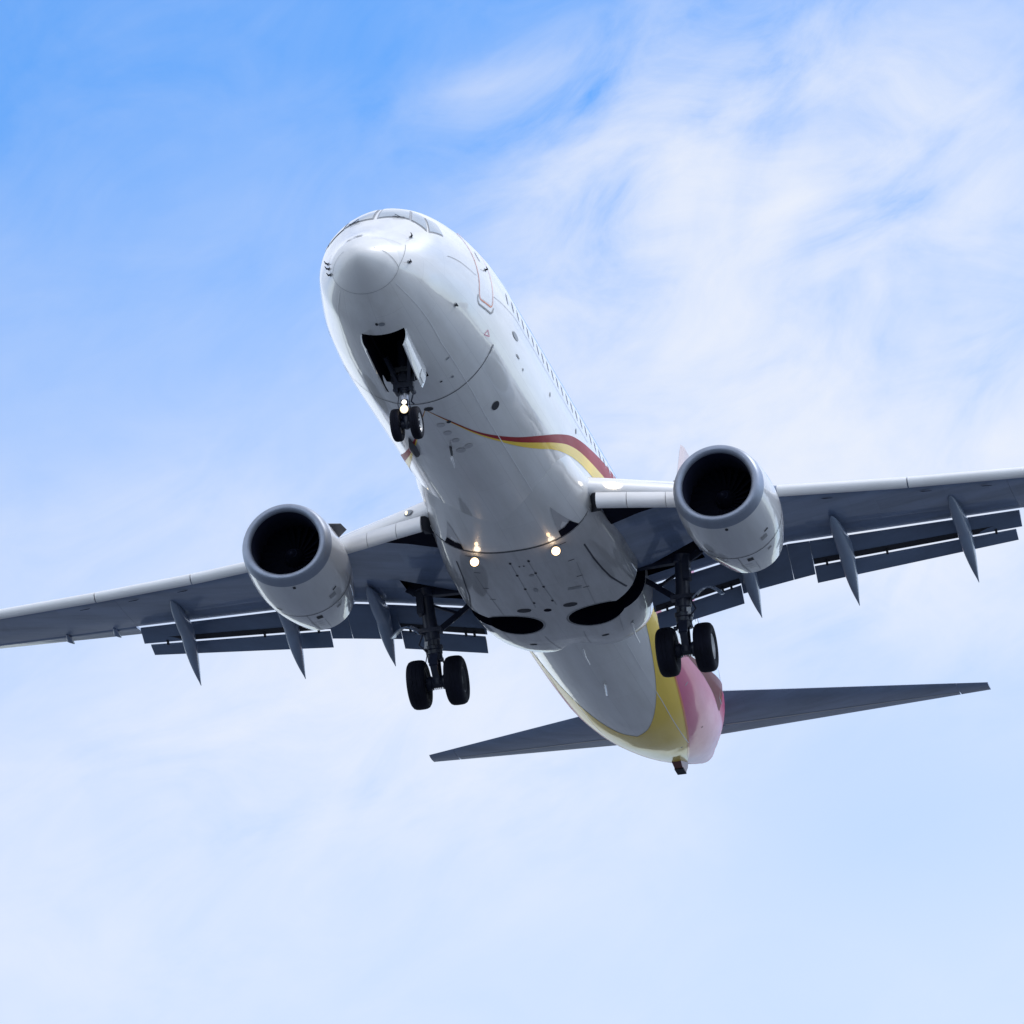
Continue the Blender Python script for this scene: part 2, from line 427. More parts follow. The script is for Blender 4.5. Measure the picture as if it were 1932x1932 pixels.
BAY0, BAY1, BAYW = 2.14, 4.40, 0.45
NPH = 40                                   # columns in a quarter
def phi_cols(x):
    """column angles 0..180 so that one column runs along the bay's edge"""
    zt, zb, w, zc = fus(x)
    pb = math.degrees(math.asin(min(0.9, BAYW / max(w, 0.5))))
    nb = 8
    cols = [pb * k / nb for k in range(nb)]
    n2 = 2 * NPH - nb
    cols += [pb + (180 - pb) * k / n2 for k in range(n2 + 1)]
    return cols, nb
xs = [0.0012, 0.006, 0.015, 0.03, 0.055, 0.09, 0.14, 0.2, 0.28, 0.37, 0.48, 0.6, 0.70, 0.80, 0.93, 1.08, 1.28, 1.5, 1.7, 1.9, BAY0]
xs += [BAY0 + (BAY1 - BAY0) * k / 16 for k in range(1, 17)]
xs += [4.7, 5.0, 5.3, 5.65, 6.0, 6.5, 7.0, 7.6, 8.2, 9, 10, 11, 12, 13, 14, 15.4, 16.4, 17.4, 18.4, 19.4, 20.4, 21.0, 22, 23, 24, 24.5]
xs += [24.5 + 0.35 * k for k in range(1, 36)] + [37.0, 37.3, 37.6, 37.85, 38.0, 38.12, 38.2]
rings = []
for x in xs:
    cols, nb = phi_cols(x)
    full = [-c for c in reversed(cols[1:])] + cols          # -180..180
    rings.append([fsurf(x, p) for p in full[:-1]])
nring = len(rings[0]); mid = nring // 2
def skip(i, j):
    xm = (xs[i] + xs[i + 1]) / 2
    k = j - mid
    if BAY0 < xm < BAY1 and -8 <= k < 8: return True         # nose wheel bay
    if xm < 0.80: return True                                # the radome is a part of its own
    if 15.4 < xm < 21.0 and -24 <= k < 24: return True       # belly hidden by the wing fairing
    return False
mb = MB(); mb.loft(rings, M['white'], True, True, skip)
mb.f.pop(-2); mb.mi.pop(-2)                                  # no cap behind the radome
fuselage = mb.build('fuselage', root, 50)
mb = MB(); mb.loft([r for x, r in zip(xs, rings) if x < 0.81], M['radome'], True, False); mb.add(rings[0], [tuple(range(nring))], M['radome'])
mb.build('radome', fuselage, 60)

def band(lo, hi, x0, x1, mt, nx=60, m=10, off=0.006, mbx=None):
    """paint between the angles lo(x) and hi(x)"""
    b = mbx or MB(); g = []
    for i in range(nx + 1):
        x = lerp(x0, x1, i / nx); a, c = lo(x), hi(x)
        g.append([fpt(x, lerp(a, c, k / m), off) for k in range(m + 1)])
    fs = []; n = m + 1
    for i in range(nx):
        for k in range(m): fs.append((i * n + k, i * n + k + 1, (i + 1) * n + k + 1, (i + 1) * n + k))
    b.add([p for r in g for p in r], fs, mt); return b
def ribbon(pts, width, mt, off=0.008, mbx=None, closed=False):
    """a painted line or seam following (x, phi) points on the fuselage"""
    b = mbx or MB(); dense = []
    seq = pts + ([pts[0]] if closed else [])
    for (xa, pa), (xb, pb) in zip(seq[:-1], seq[1:]):
        L = (fsurf(xa, pa) - fsurf(xb, pb)).length; k = max(1, int(L / 0.06))
        dense += [(lerp(xa, xb, i / k), lerp(pa, pb, i / k)) for i in range(k)]
    dense.append(seq[-1])
    c = [fpt(x, p, off) for x, p in dense]; nn = [fnormal(x, p) for x, p in dense]; vs = []
    for i in range(len(c)):
        t = (c[min(i + 1, len(c) - 1)] - c[max(i - 1, 0)]).normalized(); s = nn[i].cross(t).normalized()
        vs += [c[i] - s * width / 2, c[i] + s * width / 2]
    b.add(vs, [(2 * i, 2 * i + 1, 2 * i + 3, 2 * i + 2) for i in range(len(c) - 1)], mt)
    return b
def decal(pts, mt, off=0.009, mbx=None):
    b = mbx or MB(); b.add([fpt(x, p, off) for x, p in pts], [tuple(range(len(pts)))], mt); return b
def oval(x, phi, rx, rs, mt, off=0.009, rot=0, mbx=None, n=24):
    """ellipse lying on the skin: rx along the body, rs around it"""
    zt, zb, w, zc = fus(x); b = mbx or MB(); k = math.degrees(1 / max(w, .3)); pts = []
    for i in range(n):
        a = 2 * math.pi * i / n; u, v = rx * math.cos(a), rs * math.sin(a)
        u, v = u * math.cos(rot) - v * math.sin(rot), u * math.sin(rot) + v * math.cos(rot)
        pts.append((x + u, phi + v * k))
    return decal(pts, mt, off, b)
def curve(pts):
    a, b = [p[0] for p in pts], [p[1] for p in pts]; f = pchip(np.array(a), np.array(b)); return lambda x: float(f(x))

# forward red and yellow ribbon, both sides, meeting at the keel
R_TOP = [(6.0, 0.2), (7.0, 11.5), (8.02, 21.7), (8.9, 32.4), (9.7, 42.6), (10.6, 54.4), (11.78, 67.9), (12.83, 77.3), (13.96, 84.1), (15.22, 90.0), (16.21, 94.9), (17.6, 101.0), (19.5, 108)]
R_YEL = [(6.0, 0.0), (7.05, 11.0), (8.05, 20.6), (9.02, 30.9), (9.87, 40.7), (10.8, 51.8), (11.74, 62.0), (12.7, 70.3), (13.73, 76.2), (14.88, 80.5), (15.75, 83.2), (17.0, 86.5), (19.5, 91)]
Y_BOT = [(6.0, -0.2), (7.05, 10.6), (8.1, 20.2), (9.09, 30.2), (10.01, 39.2), (10.99, 49.5), (11.72, 57.3), (12.64, 64.4), (13.6, 69.5), (14.54, 72.7), (15.36, 74.6), (17.0, 78), (19.5, 82)]
ct, cy, cb = curve(R_TOP), curve(R_YEL), curve(Y_BOT)
for s in (1, -1):
    band(lambda x: s * cy(x), lambda x: s * ct(x), 6.0, 19.5, M['red'], 120, 8).build('red_ribbon', fuselage, 60)
    band(lambda x: s * cb(x), lambda x: s * cy(x), 6.0, 19.5, M['yellow'], 120, 8).build('yellow_ribbon', fuselage, 60)
# rear: yellow livery tongue; red flank painted with sky (rose) and stabilizer (streak) reflections
A_ = curve([(20.0, 66), (21.5, 58), (23.0, 49), (23.55, 46.4), (24.31, 42.3), (25.66, 34.6), (26.83, 26.3), (27.79, 17.2), (28.4, 9.0), (28.75, 0.0)])
B_ = curve([(20.0, 72), (23.0, 61), (25.0, 53.5), (26.49, 47.6), (28.07, 41.6), (30.07, 33.5), (31.8, 25.5), (33.51, 15.5), (34.6, 8), (35.2, 2.0), (36.5, 1.0), (38.0, 1.0)])
C_ = curve([(20.0, 76), (23.0, 66), (25.0, 64.5), (26.68, 65.5), (28.83, 71.5), (31.0, 80), (32.97, 90), (35.0, 105), (38.0, 150)])
yb = MB()
for s in (1, -1): band(lambda x: s * A_(x), lambda x: s * B_(x), 20.0, 28.75, M['yellow'], 90, 10, mbx=yb)
band(lambda x: -B_(x), lambda x: B_(x), 28.75, 35.2, M['yellow'], 60, 16, mbx=yb)
yb.build('yellow_tail_band', fuselage, 60)
for s in (1, -1):
    band(lambda x: s * B_(x), lambda x: s * C_(x), 20.0, 38.1, M['pink'], 120, 12).build('sky_sheen_tail_band', fuselage, 60)
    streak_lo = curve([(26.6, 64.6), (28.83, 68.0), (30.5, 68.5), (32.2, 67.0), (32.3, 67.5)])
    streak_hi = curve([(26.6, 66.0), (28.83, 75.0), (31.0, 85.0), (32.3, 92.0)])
    band(lambda x: s * streak_lo(x), lambda x: s * streak_hi(x), 26.6, 32.3, M['deep_red'], 60, 6, off=0.009).build('stab_reflection_streak', fuselage, 60)
    ribbon([(x / 10, s * B_(x / 10)) for x in range(240, 340, 4)], 0.05, M['orange'], 0.010).build('orange_pinstripe', fuselage, 0)

# seams and skin lines
rb = MB(); pts = []
for k in range(-122, 123, 4): pts.append((0.80 + 0.85 * (max(0, abs(k) - 75) / 75.0) ** 1.6, k))
ribbon(pts, 0.009, M['line'], mbx=rb)
for s in (1, -1):
    ribbon([(0.28, s * 122), (0.80, s * 75)], 0.012, M['line'], mbx=rb)
    ribbon([(0.62, s * 160), (1.08, s * 123)], 0.007, M['line'], mbx=rb)
rb.build('radome_seam', fuselage, 0)
rb = MB(); ribbon([(5.65, k) for k in range(-62, 63, 4)], 0.028, M['seam_dark'], mbx=rb)
for s in (1, -1): ribbon([(5.66, s * 56), (5.66, s * 62)], 0.06, M['line'], 0.010, mbx=rb)
rb.build('belly_frame_seam', fuselage, 0)
for s in (1, -1):
    ribbon([(0.92, s * 49), (3.5, s * 37.0), (5.4, s * 33.5), (7.4, s * 31.4), (13.0, s * 31.4)], 0.018, M['pale_line']).build('pale_lap_seam', fuselage, 0)
    ribbon([(22.6, s * 31.5), (27.0, s * 30.5), (31.5, s * 27)], 0.016, M['pale_line'], 0.012).build('pale_lap_seam', fuselage, 0)
    ribbon([(5.16, s * 87.5), (7.0, s * 90.5), (9.4, s * 90.5), (14.5, s * 89.5)], 0.010, M['line']).build('side_lap_seam', fuselage, 0)
    ribbon([(2.6, s * 98), (4.1, s * 94)], 0.010, M['line']).build('side_lap_seam', fuselage, 0)

# cockpit windows
def skin_patch(quad, mt, off, n=8, grow=0.0):
    b = MB(); (a, c, d, e) = quad            # front-top, rear-top, rear-low, front-low in (x, phi)
    mx = [sum(q[k] for q in quad) / 4 for k in (0, 1)]
    if grow: a, c, d, e = [(q[0] + (q[0] - mx[0]) * grow, q[1] + (q[1] - mx[1]) * grow) for q in quad]
    g = []
    for i in range(n + 1):
        r = []
        for j in range(n + 1):
            u, v = i / n, j / n
            t = [lerp(lerp(a[k], c[k], u), lerp(e[k], d[k], u), v) for k in (0, 1)]
            r.append(fpt(t[0], t[1], off))
        g.append(r)
    w = n + 1
    b.add([p for r in g for p in r], [(i * w + j, i * w + j + 1, (i + 1) * w + j + 1, (i + 1) * w + j) for i in range(n) for j in range(n)], mt)
    return b
for s in (1, -1):
    for quad in ([(2.78, 177.5), (2.86, 156.5), (2.27, 149.0), (2.12, 177.0)],
                 [(2.86, 154.0), (2.80, 142.5), (2.27, 128.0), (2.26, 146.0)],
                 [(2.82, 140.6), (2.98, 132.0), (2.80, 118.5), (2.32, 125.0)]):
        q = [(x, s * p) for x, p in quad]
        fr = skin_patch(q, M['frame'], 0.006, grow=0.12).build('cockpit_window', fuselage, 60)
        # the pane sits inside its grey frame
        bm_ = skin_patch(q, M['glass'], 0.012)
        me = fr.data; pane = bm_.build('pane_tmp', None, 60)
        bmm = bmesh.new(); bmm.from_mesh(me); n0 = len(bmm.faces); bmm.from_mesh(pane.data)
        bmm.faces.ensure_lookup_table()
        for f in bmm.faces[n0:]: f.material_index = 1
        bmm.to_mesh(me); bmm.free(); me.materials.append(M['glass']); bpy.data.objects.remove(pane)
    # wiper
    wb = MB(); wb.tube([fpt(2.22, s * 153, .03), fpt(2.15, s * 164, .03)], 0.007, M['black'], 8)
    wb.tube([fpt(2.19, s * 157, .03), fpt(2.26, s * 163, .03)], 0.006, M['black'], 8)
    wb.build('windscreen_wiper', fuselage)
# probes
for (x, p) in [(1.6, 132), (1.08, 90), (3.19, 64), (1.1, -106), (0.95, -95), (0.88, -82), (4.85, 104)]:
    b = MB(); base = fpt(x, p, 0.0); nrm = fnormal(x, p)
    b.tube([base, base + nrm * 0.055], [0.022, 0.016], M['dark'], 10)
    b.tube([base + nrm * 0.055 + Vector((0, 0.03, 0)), base + nrm * 0.06 + Vector((0, -0.12, 0))], [0.014, 0.008], M['dark'], 10)
    oval(x, p, 0.06, 0.045, M['frame'], 0.006, mbx=b)
    b.build('air_data_probe', fuselage)
# doors: outline and sill
def rounded(x0, x1, p0, p1, rx, rp, n=6):
    pts = []
    for cx, cp, a0 in ((x1 - rx, p1 - rp, 0), (x0 + rx, p1 - rp, 90), (x0 + rx, p0 + rp, 180), (x1 - rx, p0 + rp, 270)):
        for k in range(n + 1):
            a = rad(a0 + 90 * k / n); pts.append((cx + rx * math.cos(a), cp + rp * math.sin(a)))
    return pts
for s in (1, -1):
    for (x0, x1, pb, pt) in ((4.24, 5.10, 79.5, 132.0), (31.6, 32.4, 78.0, 125.0)):
        d = decal([(x, s * p) for x, p in rounded(x0, x1, pb, pt, 0.14, 5)], M['white'], 0.004)
        dd = MB()
        # door skin as a curved patch a few millimetres proud
        g = skin_patch([(x0, s * pt), (x1, s * pt), (x1, s * (pb + 1)), (x0, s * (pb + 1))], M['white'], 0.003, 10)
        ribbon([(x, s * p) for x, p in rounded(x0, x1, pb, pt, 0.14, 5)], 0.024, M['orange'], 0.010, mbx=g, closed=True)
        ribbon([(x0 - .07, s * (pb + 2)), (x0 - .05, s * (pb - 1.5)), (x0 + .06, s * (pb - 3.5)), (x1 - .06, s * (pb - 3.6)), (x1 + .05, s * (pb - 1.5)), (x1 + .07, s * (pb + 1))], 0.036, M['line'], 0.011, mbx=g)
        oval(lerp(x0, x1, .5), s * (pb + 34), 0.09, 0.13, M['cabin_glass'], 0.012, mbx=g)
        g.build('passenger_door', fuselage, 60)
# cabin windows
wins = [6.35 + 0.508 * k for k in range(49)]
wm = None
for s in (1, -1):
    for x in wins:
        b = MB(); oval(x, s * 98.0, 0.095, 0.145, M['white'], 0.006, mbx=b, n=20); oval(x, s * 98.0, 0.048, 0.105, M['cabin_glass'], 0.010, mbx=b, n=20)
        b.build('cabin_window', fuselage, 0)
# ovals, drains, ports on the belly
for (x, p, rx, rs, mt, nm) in [(7.55, 40.0, 0.17, 0.10, 'dark', 'outflow_port'), (6.0, 2.4, 0.10, 0.10, 'dark', 'beacon_base'), (6.93, 9.3, 0.07, 0.05, 'dark', 'drain_port'),
                               (6.96, 80, 0.26, 0.055, 'frame', 'outflow_valve'), (1.72, -1.5, 0.05, 0.03, 'dark', 'drain_port'), (1.75, 3.5, 0.06, 0.07, 'frame', 'access_panel'),
                               (4.9, 20, 0.03, 0.03, 'dark', 'drain_port'), (5.0, 28, 0.05, 0.03, 'frame', 'drain_port'), (4.2, 33, 0.03, 0.05, 'frame', 'drain_port'),
                               (7.0, 3.5, 0.11, 0.09, 'fairing', 'access_panel'), (7.5, 4.5, 0.11, 0.09, 'fairing', 'access_panel'), (8.0, 6.5, 0.10, 0.08, 'fairing', 'access_panel'),
                               (8.6, 6.0, 0.13, 0.10, 'fairing', 'access_panel'), (8.5, 12, 0.12, 0.09, 'fairing', 'access_panel'), (13.2, 62, 0.06, 0.05, 'frame', 'static_port'),
                               (13.2, 84, 0.05, 0.06, 'frame', 'static_port'), (27.5, 52, 0.03, 0.06, 'frame', 'drain_port'), (31.6, 20, 0.04, 0.03, 'dark', 'drain_port'), (31.2, 44, 0.04, 0.03, 'dark', 'drain_port'),
                               (7.4, 72, 0.16, 0.02, 'line', 'access_panel'), (8.0, 70, 0.04, 0.03, 'frame', 'static_port'), (10.5, 80, 0.04, 0.05, 'frame', 'static_port')]:
    oval(x, p, rx, rs, M[mt], 0.009).build(nm, fuselage, 0)
# dark strips beside the aft hold
for (a, b) in (((28.2, -62), (29.3, -60)), ((31.6, -63), (32.2, -62)), ((25.9, -70), (26.4, -70))):
    ribbon([a, b], 0.09, M['dark'], 0.010).build('rear_vent_slot', fuselage, 0)
# warning triangle
ribbon([(5.1, 66.0), (5.3, 63.5), (5.0, 62.0)], 0.02, M['pink'], 0.009, closed=True).build('warning_mark', fuselage, 0)
# blade antennas
def blade(x, phi, L, h, rake, mt, name, th=0.03, lean=None):
    base, nrm = fsurf(x, phi), fnormal(x, phi)
    if lean: nrm = Vector(lean).normalized()
    t = Vector((0, 1, 0)); s = nrm.cross(t).normalized(); b = MB()
    prof = [(0, 0), (0.5, 1), (1, 0), (0.5, -1)]
    def ring(o, l, w): return [o + t * (l * (a - 0.5)) + s * (w * c) for a, c in prof]
    b.loft([ring(base - nrm * 0.02, L, th), ring(base + nrm * h * 0.5 + t * rake * 0.5, L * 0.85, th * 0.9), ring(base + nrm * h + t * rake, L * 0.6, th * 0.5)], mt)
    return b.build(name, fuselage, 20)
blade(8.45, -24.5, 1.15, 0.13, 0.05, M['gear'], 'blade_antenna', th=.05)
blade(8.3, 1, 0.16, 0.22, 0.10, M['dark'], 'drain_mast')
b = MB(); b.tube([fpt(8.35, 1, 0.2), fpt(8.45, 0.6, 0.24), fpt(9.3, -3, 0.10)], [0.02, 0.025, 0.012], M['pale_line'], 8); b.build('drain_mast_tip', fuselage)
blade(24.3, 3, 0.22, 0.28, 0.14, M['fairing'], 'drain_mast')
blade(9.5, 180, 0.5, 0.4, 0.3, M['white'], 'blade_antenna')
# tail skid
b = MB(); zk = fus(34.2)[1]
b.loft([[P(33.3, y, fus(33.3)[1] + .06) for y in (-.13, .13)] + [P(34.9, y, fus(34.9)[1] + .06) for y in (.13, -.13)],
        [P(33.8, y, zk - .06) for y in (-.12, .12)] + [P(34.8, y, zk + .02) for y in (.12, -.12)],
        [P(34.15, y, zk - .17) for y in (-.10, .10)] + [P(34.62, y, zk - .15) for y in (.10, -.10)]], M['skid'])
b.box(P(34.4, 0, zk - .175), (0.22, 0.42, 0.04), M['dark'])
b.build('tail_skid', root, 20)
# auxiliary power exhaust
b = MB(); zt, zb, w, zc = fus(38.1)
b.step_tube(P(38.05, 0, zc), P(38.42, 0, zc + .02), [(0, .19), (.9, .16), (1.0, .15), (1.0, .11), (.3, .10)], M['dark'])
b.build('exhaust_pipe', root)

# nose wheel bay
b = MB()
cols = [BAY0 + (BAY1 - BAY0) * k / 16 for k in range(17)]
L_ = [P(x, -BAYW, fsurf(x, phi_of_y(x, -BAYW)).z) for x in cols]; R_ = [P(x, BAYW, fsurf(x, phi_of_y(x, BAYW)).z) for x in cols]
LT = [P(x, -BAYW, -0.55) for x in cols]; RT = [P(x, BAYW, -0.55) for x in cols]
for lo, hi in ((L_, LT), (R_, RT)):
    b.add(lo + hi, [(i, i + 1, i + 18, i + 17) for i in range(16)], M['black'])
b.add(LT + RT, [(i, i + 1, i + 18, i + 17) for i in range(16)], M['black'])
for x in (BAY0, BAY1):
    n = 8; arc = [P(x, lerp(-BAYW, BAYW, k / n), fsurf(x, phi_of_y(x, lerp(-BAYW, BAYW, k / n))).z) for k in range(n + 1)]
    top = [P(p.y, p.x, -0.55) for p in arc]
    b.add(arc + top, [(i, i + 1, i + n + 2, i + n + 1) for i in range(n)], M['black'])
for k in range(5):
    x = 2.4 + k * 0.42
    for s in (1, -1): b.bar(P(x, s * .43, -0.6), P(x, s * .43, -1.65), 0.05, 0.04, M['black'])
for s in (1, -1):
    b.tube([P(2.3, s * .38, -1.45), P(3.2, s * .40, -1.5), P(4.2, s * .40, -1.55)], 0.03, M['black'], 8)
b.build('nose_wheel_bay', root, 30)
for s in (1, -1):
    g = []
    n = 20
    for i in range(n + 1):
        t = i / n; x = lerp(2.20, 3.98, t)
        zh = fsurf(x, phi_of_y(x, s * BAYW)).z
        dep = lerp(0.34, 0.47, t) * (1 if t < .93 else 1 - .12 * (t - .93) / .07)
        rw = []
        for k in range(7):
            q = k / 6
            rw.append(P(x + 0.05 * q * (1 - t) + .06 * q * t, s * (BAYW + 0.02 - 0.085 * q * lerp(.9, 1.2, t) + 0.035 * math.sin(math.pi * q)), zh + 0.01 - dep * q))
        g.append(rw)
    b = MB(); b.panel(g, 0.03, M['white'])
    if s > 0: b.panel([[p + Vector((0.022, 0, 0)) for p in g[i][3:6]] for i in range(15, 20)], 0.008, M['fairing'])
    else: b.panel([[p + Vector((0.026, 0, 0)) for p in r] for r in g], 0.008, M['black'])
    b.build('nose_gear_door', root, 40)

# ------------------------------------------------------------------ wheels and gear
def wheel(parent, c, R, w, outer, rim_r=0.5, bright=True):
    """tyre with its rim; axis along y, outer = +1 port / -1 starboard"""
    c = P(*c); n = 48
    prof = [(-.36, rim_r), (-.47, .62), (-.5, .74), (-.48, .86), (-.40, .945), (-.28, .985), (-.12, 1.0), (-.10, .985), (-.08, 1.0), (.08, 1.0), (.10, .985), (.12, 1.0), (.28, .985), (.40, .945), (.48, .86), (.5, .74), (.47, .62), (.36, rim_r)]
    def lathe(pr, mt, b):
        rg = [[c + Vector((w * a, R * r * math.cos(2 * math.pi * k / n), R * r * math.sin(2 * math.pi * k / n))) for k in range(n)] for a, r in pr]
        b.loft(rg, mt, True, False)
    b = MB(); lathe(prof, M['tyre'], b); ty = b.build('tyre', parent, 40)
    b = MB(); o = outer
    pr = [(.40, rim_r + .045), (.41, rim_r + .0), (.34, rim_r - .03), (.22, rim_r - .10), (.20, .22), (.30, .20), (.32, .10), (.32, .001)]
    lathe([(a * o, r) for a, r in pr], M['rim'] if bright else M['hub'], b)
    pr = [(.36, rim_r + .03), (.2, rim_r - .05), (.1, .3), (.1, .001)]
    lathe([(-a * o, r) for a, r in pr], M['hub'], b)
    for k in range(10):
        a = 2 * math.pi * k / 10
        b.box(c + Vector((o * w * .235, R * .36 * math.cos(a), R * .36 * math.sin(a))), (0.02, .075 * R, .075 * R), M['hub'])
    b.build('wheel_rim', ty, 40)

def nose_gear():
    b = MB()
    top, ax = P(3.98, 0, -1.2), P(4.02, 0, -3.025)
    b.step_tube(top, ax, [(0, .11), (.45, .11), (.46, .125), (.60, .125), (.61, .10), (.635, .10), (.64, .068), (.90, .068)], M['gear'])
    g = b.build('nose_landing_gear', root, 30)
    b = MB(); b.step_tube(P(4.0, 0, -2.33), P(4.015, 0, -2.86), [(0, .072), (1, .072)], M['chrome']); b.build('oleo_piston', g)
    b = MB(); b.step_tube(P(4.02, -.28, -3.025), P(4.02, .28, -3.025), [(0, .05), (.3, .05), (.3, .085), (.7, .085), (.7, .05), (1, .05)], M['gear'])
    b.step_tube(P(4.02, 0, -2.78), P(4.02, 0, -3.13), [(0, .09), (.4, .10), (.7, .10), (1, .05)], M['gear']); b.build('axle', g)
    b = MB()   # drag brace and steering collar
    for s in (1, -1):
        b.bar(P(3.95, s * .10, -2.18), P(3.45, s * .25, -1.70), 0.07, 0.10, M['gear'])
        b.tube([P(3.86, s * .17, -2.30), P(4.12, s * .17, -2.30)], .055, M['gear'], 12)
        b.tube([P(3.93, s * .12, -2.25), P(3.95, s * .24, -1.9), P(3.97, s * .26, -1.6)], .03, M['gear'], 8)
    b.box(P(3.93, 0, -2.20), (0.42, 0.16, 0.12), M['gear']); b.box(P(3.90, 0, -2.05), (0.50, 0.10, 0.16), M['gear'])
    b.box(P(3.85, -.02, -1.86), (0.30, 0.04, 0.10), M['hub'])
    b.build('drag_brace', g, 30)
    b = MB()   # torque links behind the piston
    b.bar(P(4.10, 0, -2.40), P(4.30, 0, -2.65), .12, .04, M['gear']); b.bar(P(4.30, 0, -2.65), P(4.10, 0, -2.92), .10, .04, M['gear']); b.build('torque_link', g, 30)
    b = MB(); b.tube([P(3.92, .12, -2.28), P(3.90, .21, -2.36), P(3.93, .17, -2.48), P(3.98, .13, -2.55), P(3.98, .19, -2.62)], .018, M['gear'], 8)
    b.tube([P(3.95, -.1, -2.3), P(3.93, -.15, -2.6), P(3.97, -.1, -2.9)], .012, M['gear'], 8); b.build('hydraulic_hose', g)
    for s in (1, -1): wheel(g, (4.02, s * .205, -3.025), .345, .20, s, .56)
    # taxi light
    b = MB(); b.step_tube(P(3.92, 0, -2.74), P(3.83, 0, -2.76), [(0, .03), (.2, .095), (1, .10)], M['gear'])
    b.step_tube(P(3.832, 0, -2.76), P(3.812, 0, -2.764), [(0, .088), (.6, .08), (1, .045)], M['lamp_warm']); b.build('taxi_light', g)
    b = MB(); b.box(P(3.90, 0.005, -2.59), (0.15, .09, .11), M['gear']); b.step_tube(P(3.855, 0.005, -2.60), P(3.835, 0.005, -2.604), [(0, .05), (1, .042)], M['lamp_white']); b.build('nose_lamp', g)
nose_gear()

def main_gear(s):
    Y = lambda y: s * y
    b = MB()
    top, lowr = P(19.27, Y(2.97), -0.95), P(19.56, Y(2.88), -2.62)
    b.step_tube(top, lowr, [(0, .20), (.10, .20), (.12, .155), (.5, .165), (.55, .185), (.70, .185), (.72, .165), (.78, .165), (.79, .215), (.84, .215), (.85, .19), (.9, .19), (.91, .175), (1, .175)], M['gear'], 24)
    g = b.build('main_landing_gear', root, 30)
    b = MB(); b.step_tube(P(19.55, Y(2.88), -2.58), P(19.645, Y(2.875), -3.15), [(0, .115), (.75, .115), (.76, .15), (1, .14)], M['gear']); b.build('oleo_piston', g)
    b = MB(); b.step_tube(P(19.645, Y(2.38), -3.10), P(19.645, Y(3.37), -3.10), [(0, .07), (.25, .07), (.25, .16), (.36, .17), (.40, .12), (.60, .12), (.64, .17), (.75, .16), (.75, .07), (1, .07)], M['gear'])
    for k in range(7): b.box(P(19.6, Y(2.74 + .045 * k), -3.25), (0.02, .03, .06), M['gear'])
    b.build('axle', g)
    b = MB()   # folding side brace inboard and its link
    b.bar(P(19.50, Y(2.85), -1.98), P(19.75, Y(2.30), -1.48), .11, .13, M['gear']); b.bar(P(19.75, Y(2.30), -1.48), P(19.85, Y(1.85), -1.12), .10, .12, M['gear'])
    b.bar(P(19.75, Y(2.30), -1.48), P(19.5, Y(2.85), -1.3), .05, .06, M['gear'])
    b.box(P(19.36, Y(2.90), -1.95), (0.5, 0.22, 0.10), M['gear']); b.build('side_brace', g, 30)
    b = MB()   # reaction link and retraction beam
    b.bar(P(19.35, Y(2.98), -1.15), P(19.45, Y(3.4), -.85), .12, .14, M['gear']); b.box(P(19.25, Y(3.07), -1.30), (0.16, .30, .55), M['gear'])
    b.bar(P(19.30, Y(2.95), -1.05), P(19.40, Y(1.85), -1.05), .16, .18, M['gear']); b.build('retraction_beam', g, 30)
    b = MB()   # torque links
    b.bar(P(19.40, Y(2.88), -2.46), P(19.28, Y(2.88), -2.80), .20, .05, M['gear']); b.bar(P(19.28, Y(2.88), -2.80), P(19.52, Y(2.875), -3.05), .16, .05, M['gear'])
    b.step_tube(P(19.38, Y(2.74), -2.66), P(19.38, Y(2.66), -2.66), [(0, .05), (1, .05)], M['gear']); b.build('torque_link', g, 30)
    b = MB()   # brake lines
    b.tube([P(19.35, Y(3.05), -1.9), P(19.36, Y(3.20), -2.25), P(19.37, Y(3.06), -2.40), P(19.45, Y(3.0), -2.5)], .02, M['gear'], 8)
    b.tube([P(19.45, Y(3.05), -2.5), P(19.45, Y(3.12), -2.8), P(19.5, Y(3.08), -3.0)], .012, M['gear'], 8)
    b.tube([P(19.45, Y(2.75), -2.5), P(19.42, Y(2.66), -2.75), P(19.5, Y(2.68), -3.0)], .014, M['gear'], 8)
    b.box(P(19.36, Y(3.03), -2.28), (0.08, .06, .16), M['rim']); b.box(P(19.30, Y(2.80), -2.25), (0.06, .05, .12), M['hub'])
    b.build('brake_line', g)
    g2 = []    # small curved door carried by the strut
    for x in np.linspace(19.22, 19.72, 5):
        rw = []
        for k in range(13):
            t = k / 12; y = 3.16 + .66 * t; z = -2.00 + .24 * math.sin(math.pi * (t * .95 + .02)) - .02 * t
            rw.append(P(x, Y(y), z - 0.385 * -(x - 19.36) * 1.0))
        g2.append(rw)
    b = MB(); b.panel(g2, 0.03, M['canoe']); b.bar(P(19.36, Y(3.02), -2.0), P(19.36, Y(3.26), -1.95), .06, .05, M['gear']); b.build('strut_door', g, 40)
    for k in (-1, 1):
        wheel(g, (19.645, Y(2.875) + k * .432, -3.10), .565, .42, k, .47, bright=(s > 0 and k > 0) or (s < 0 and k < 0))
main_gear(1); main_gear(-1)

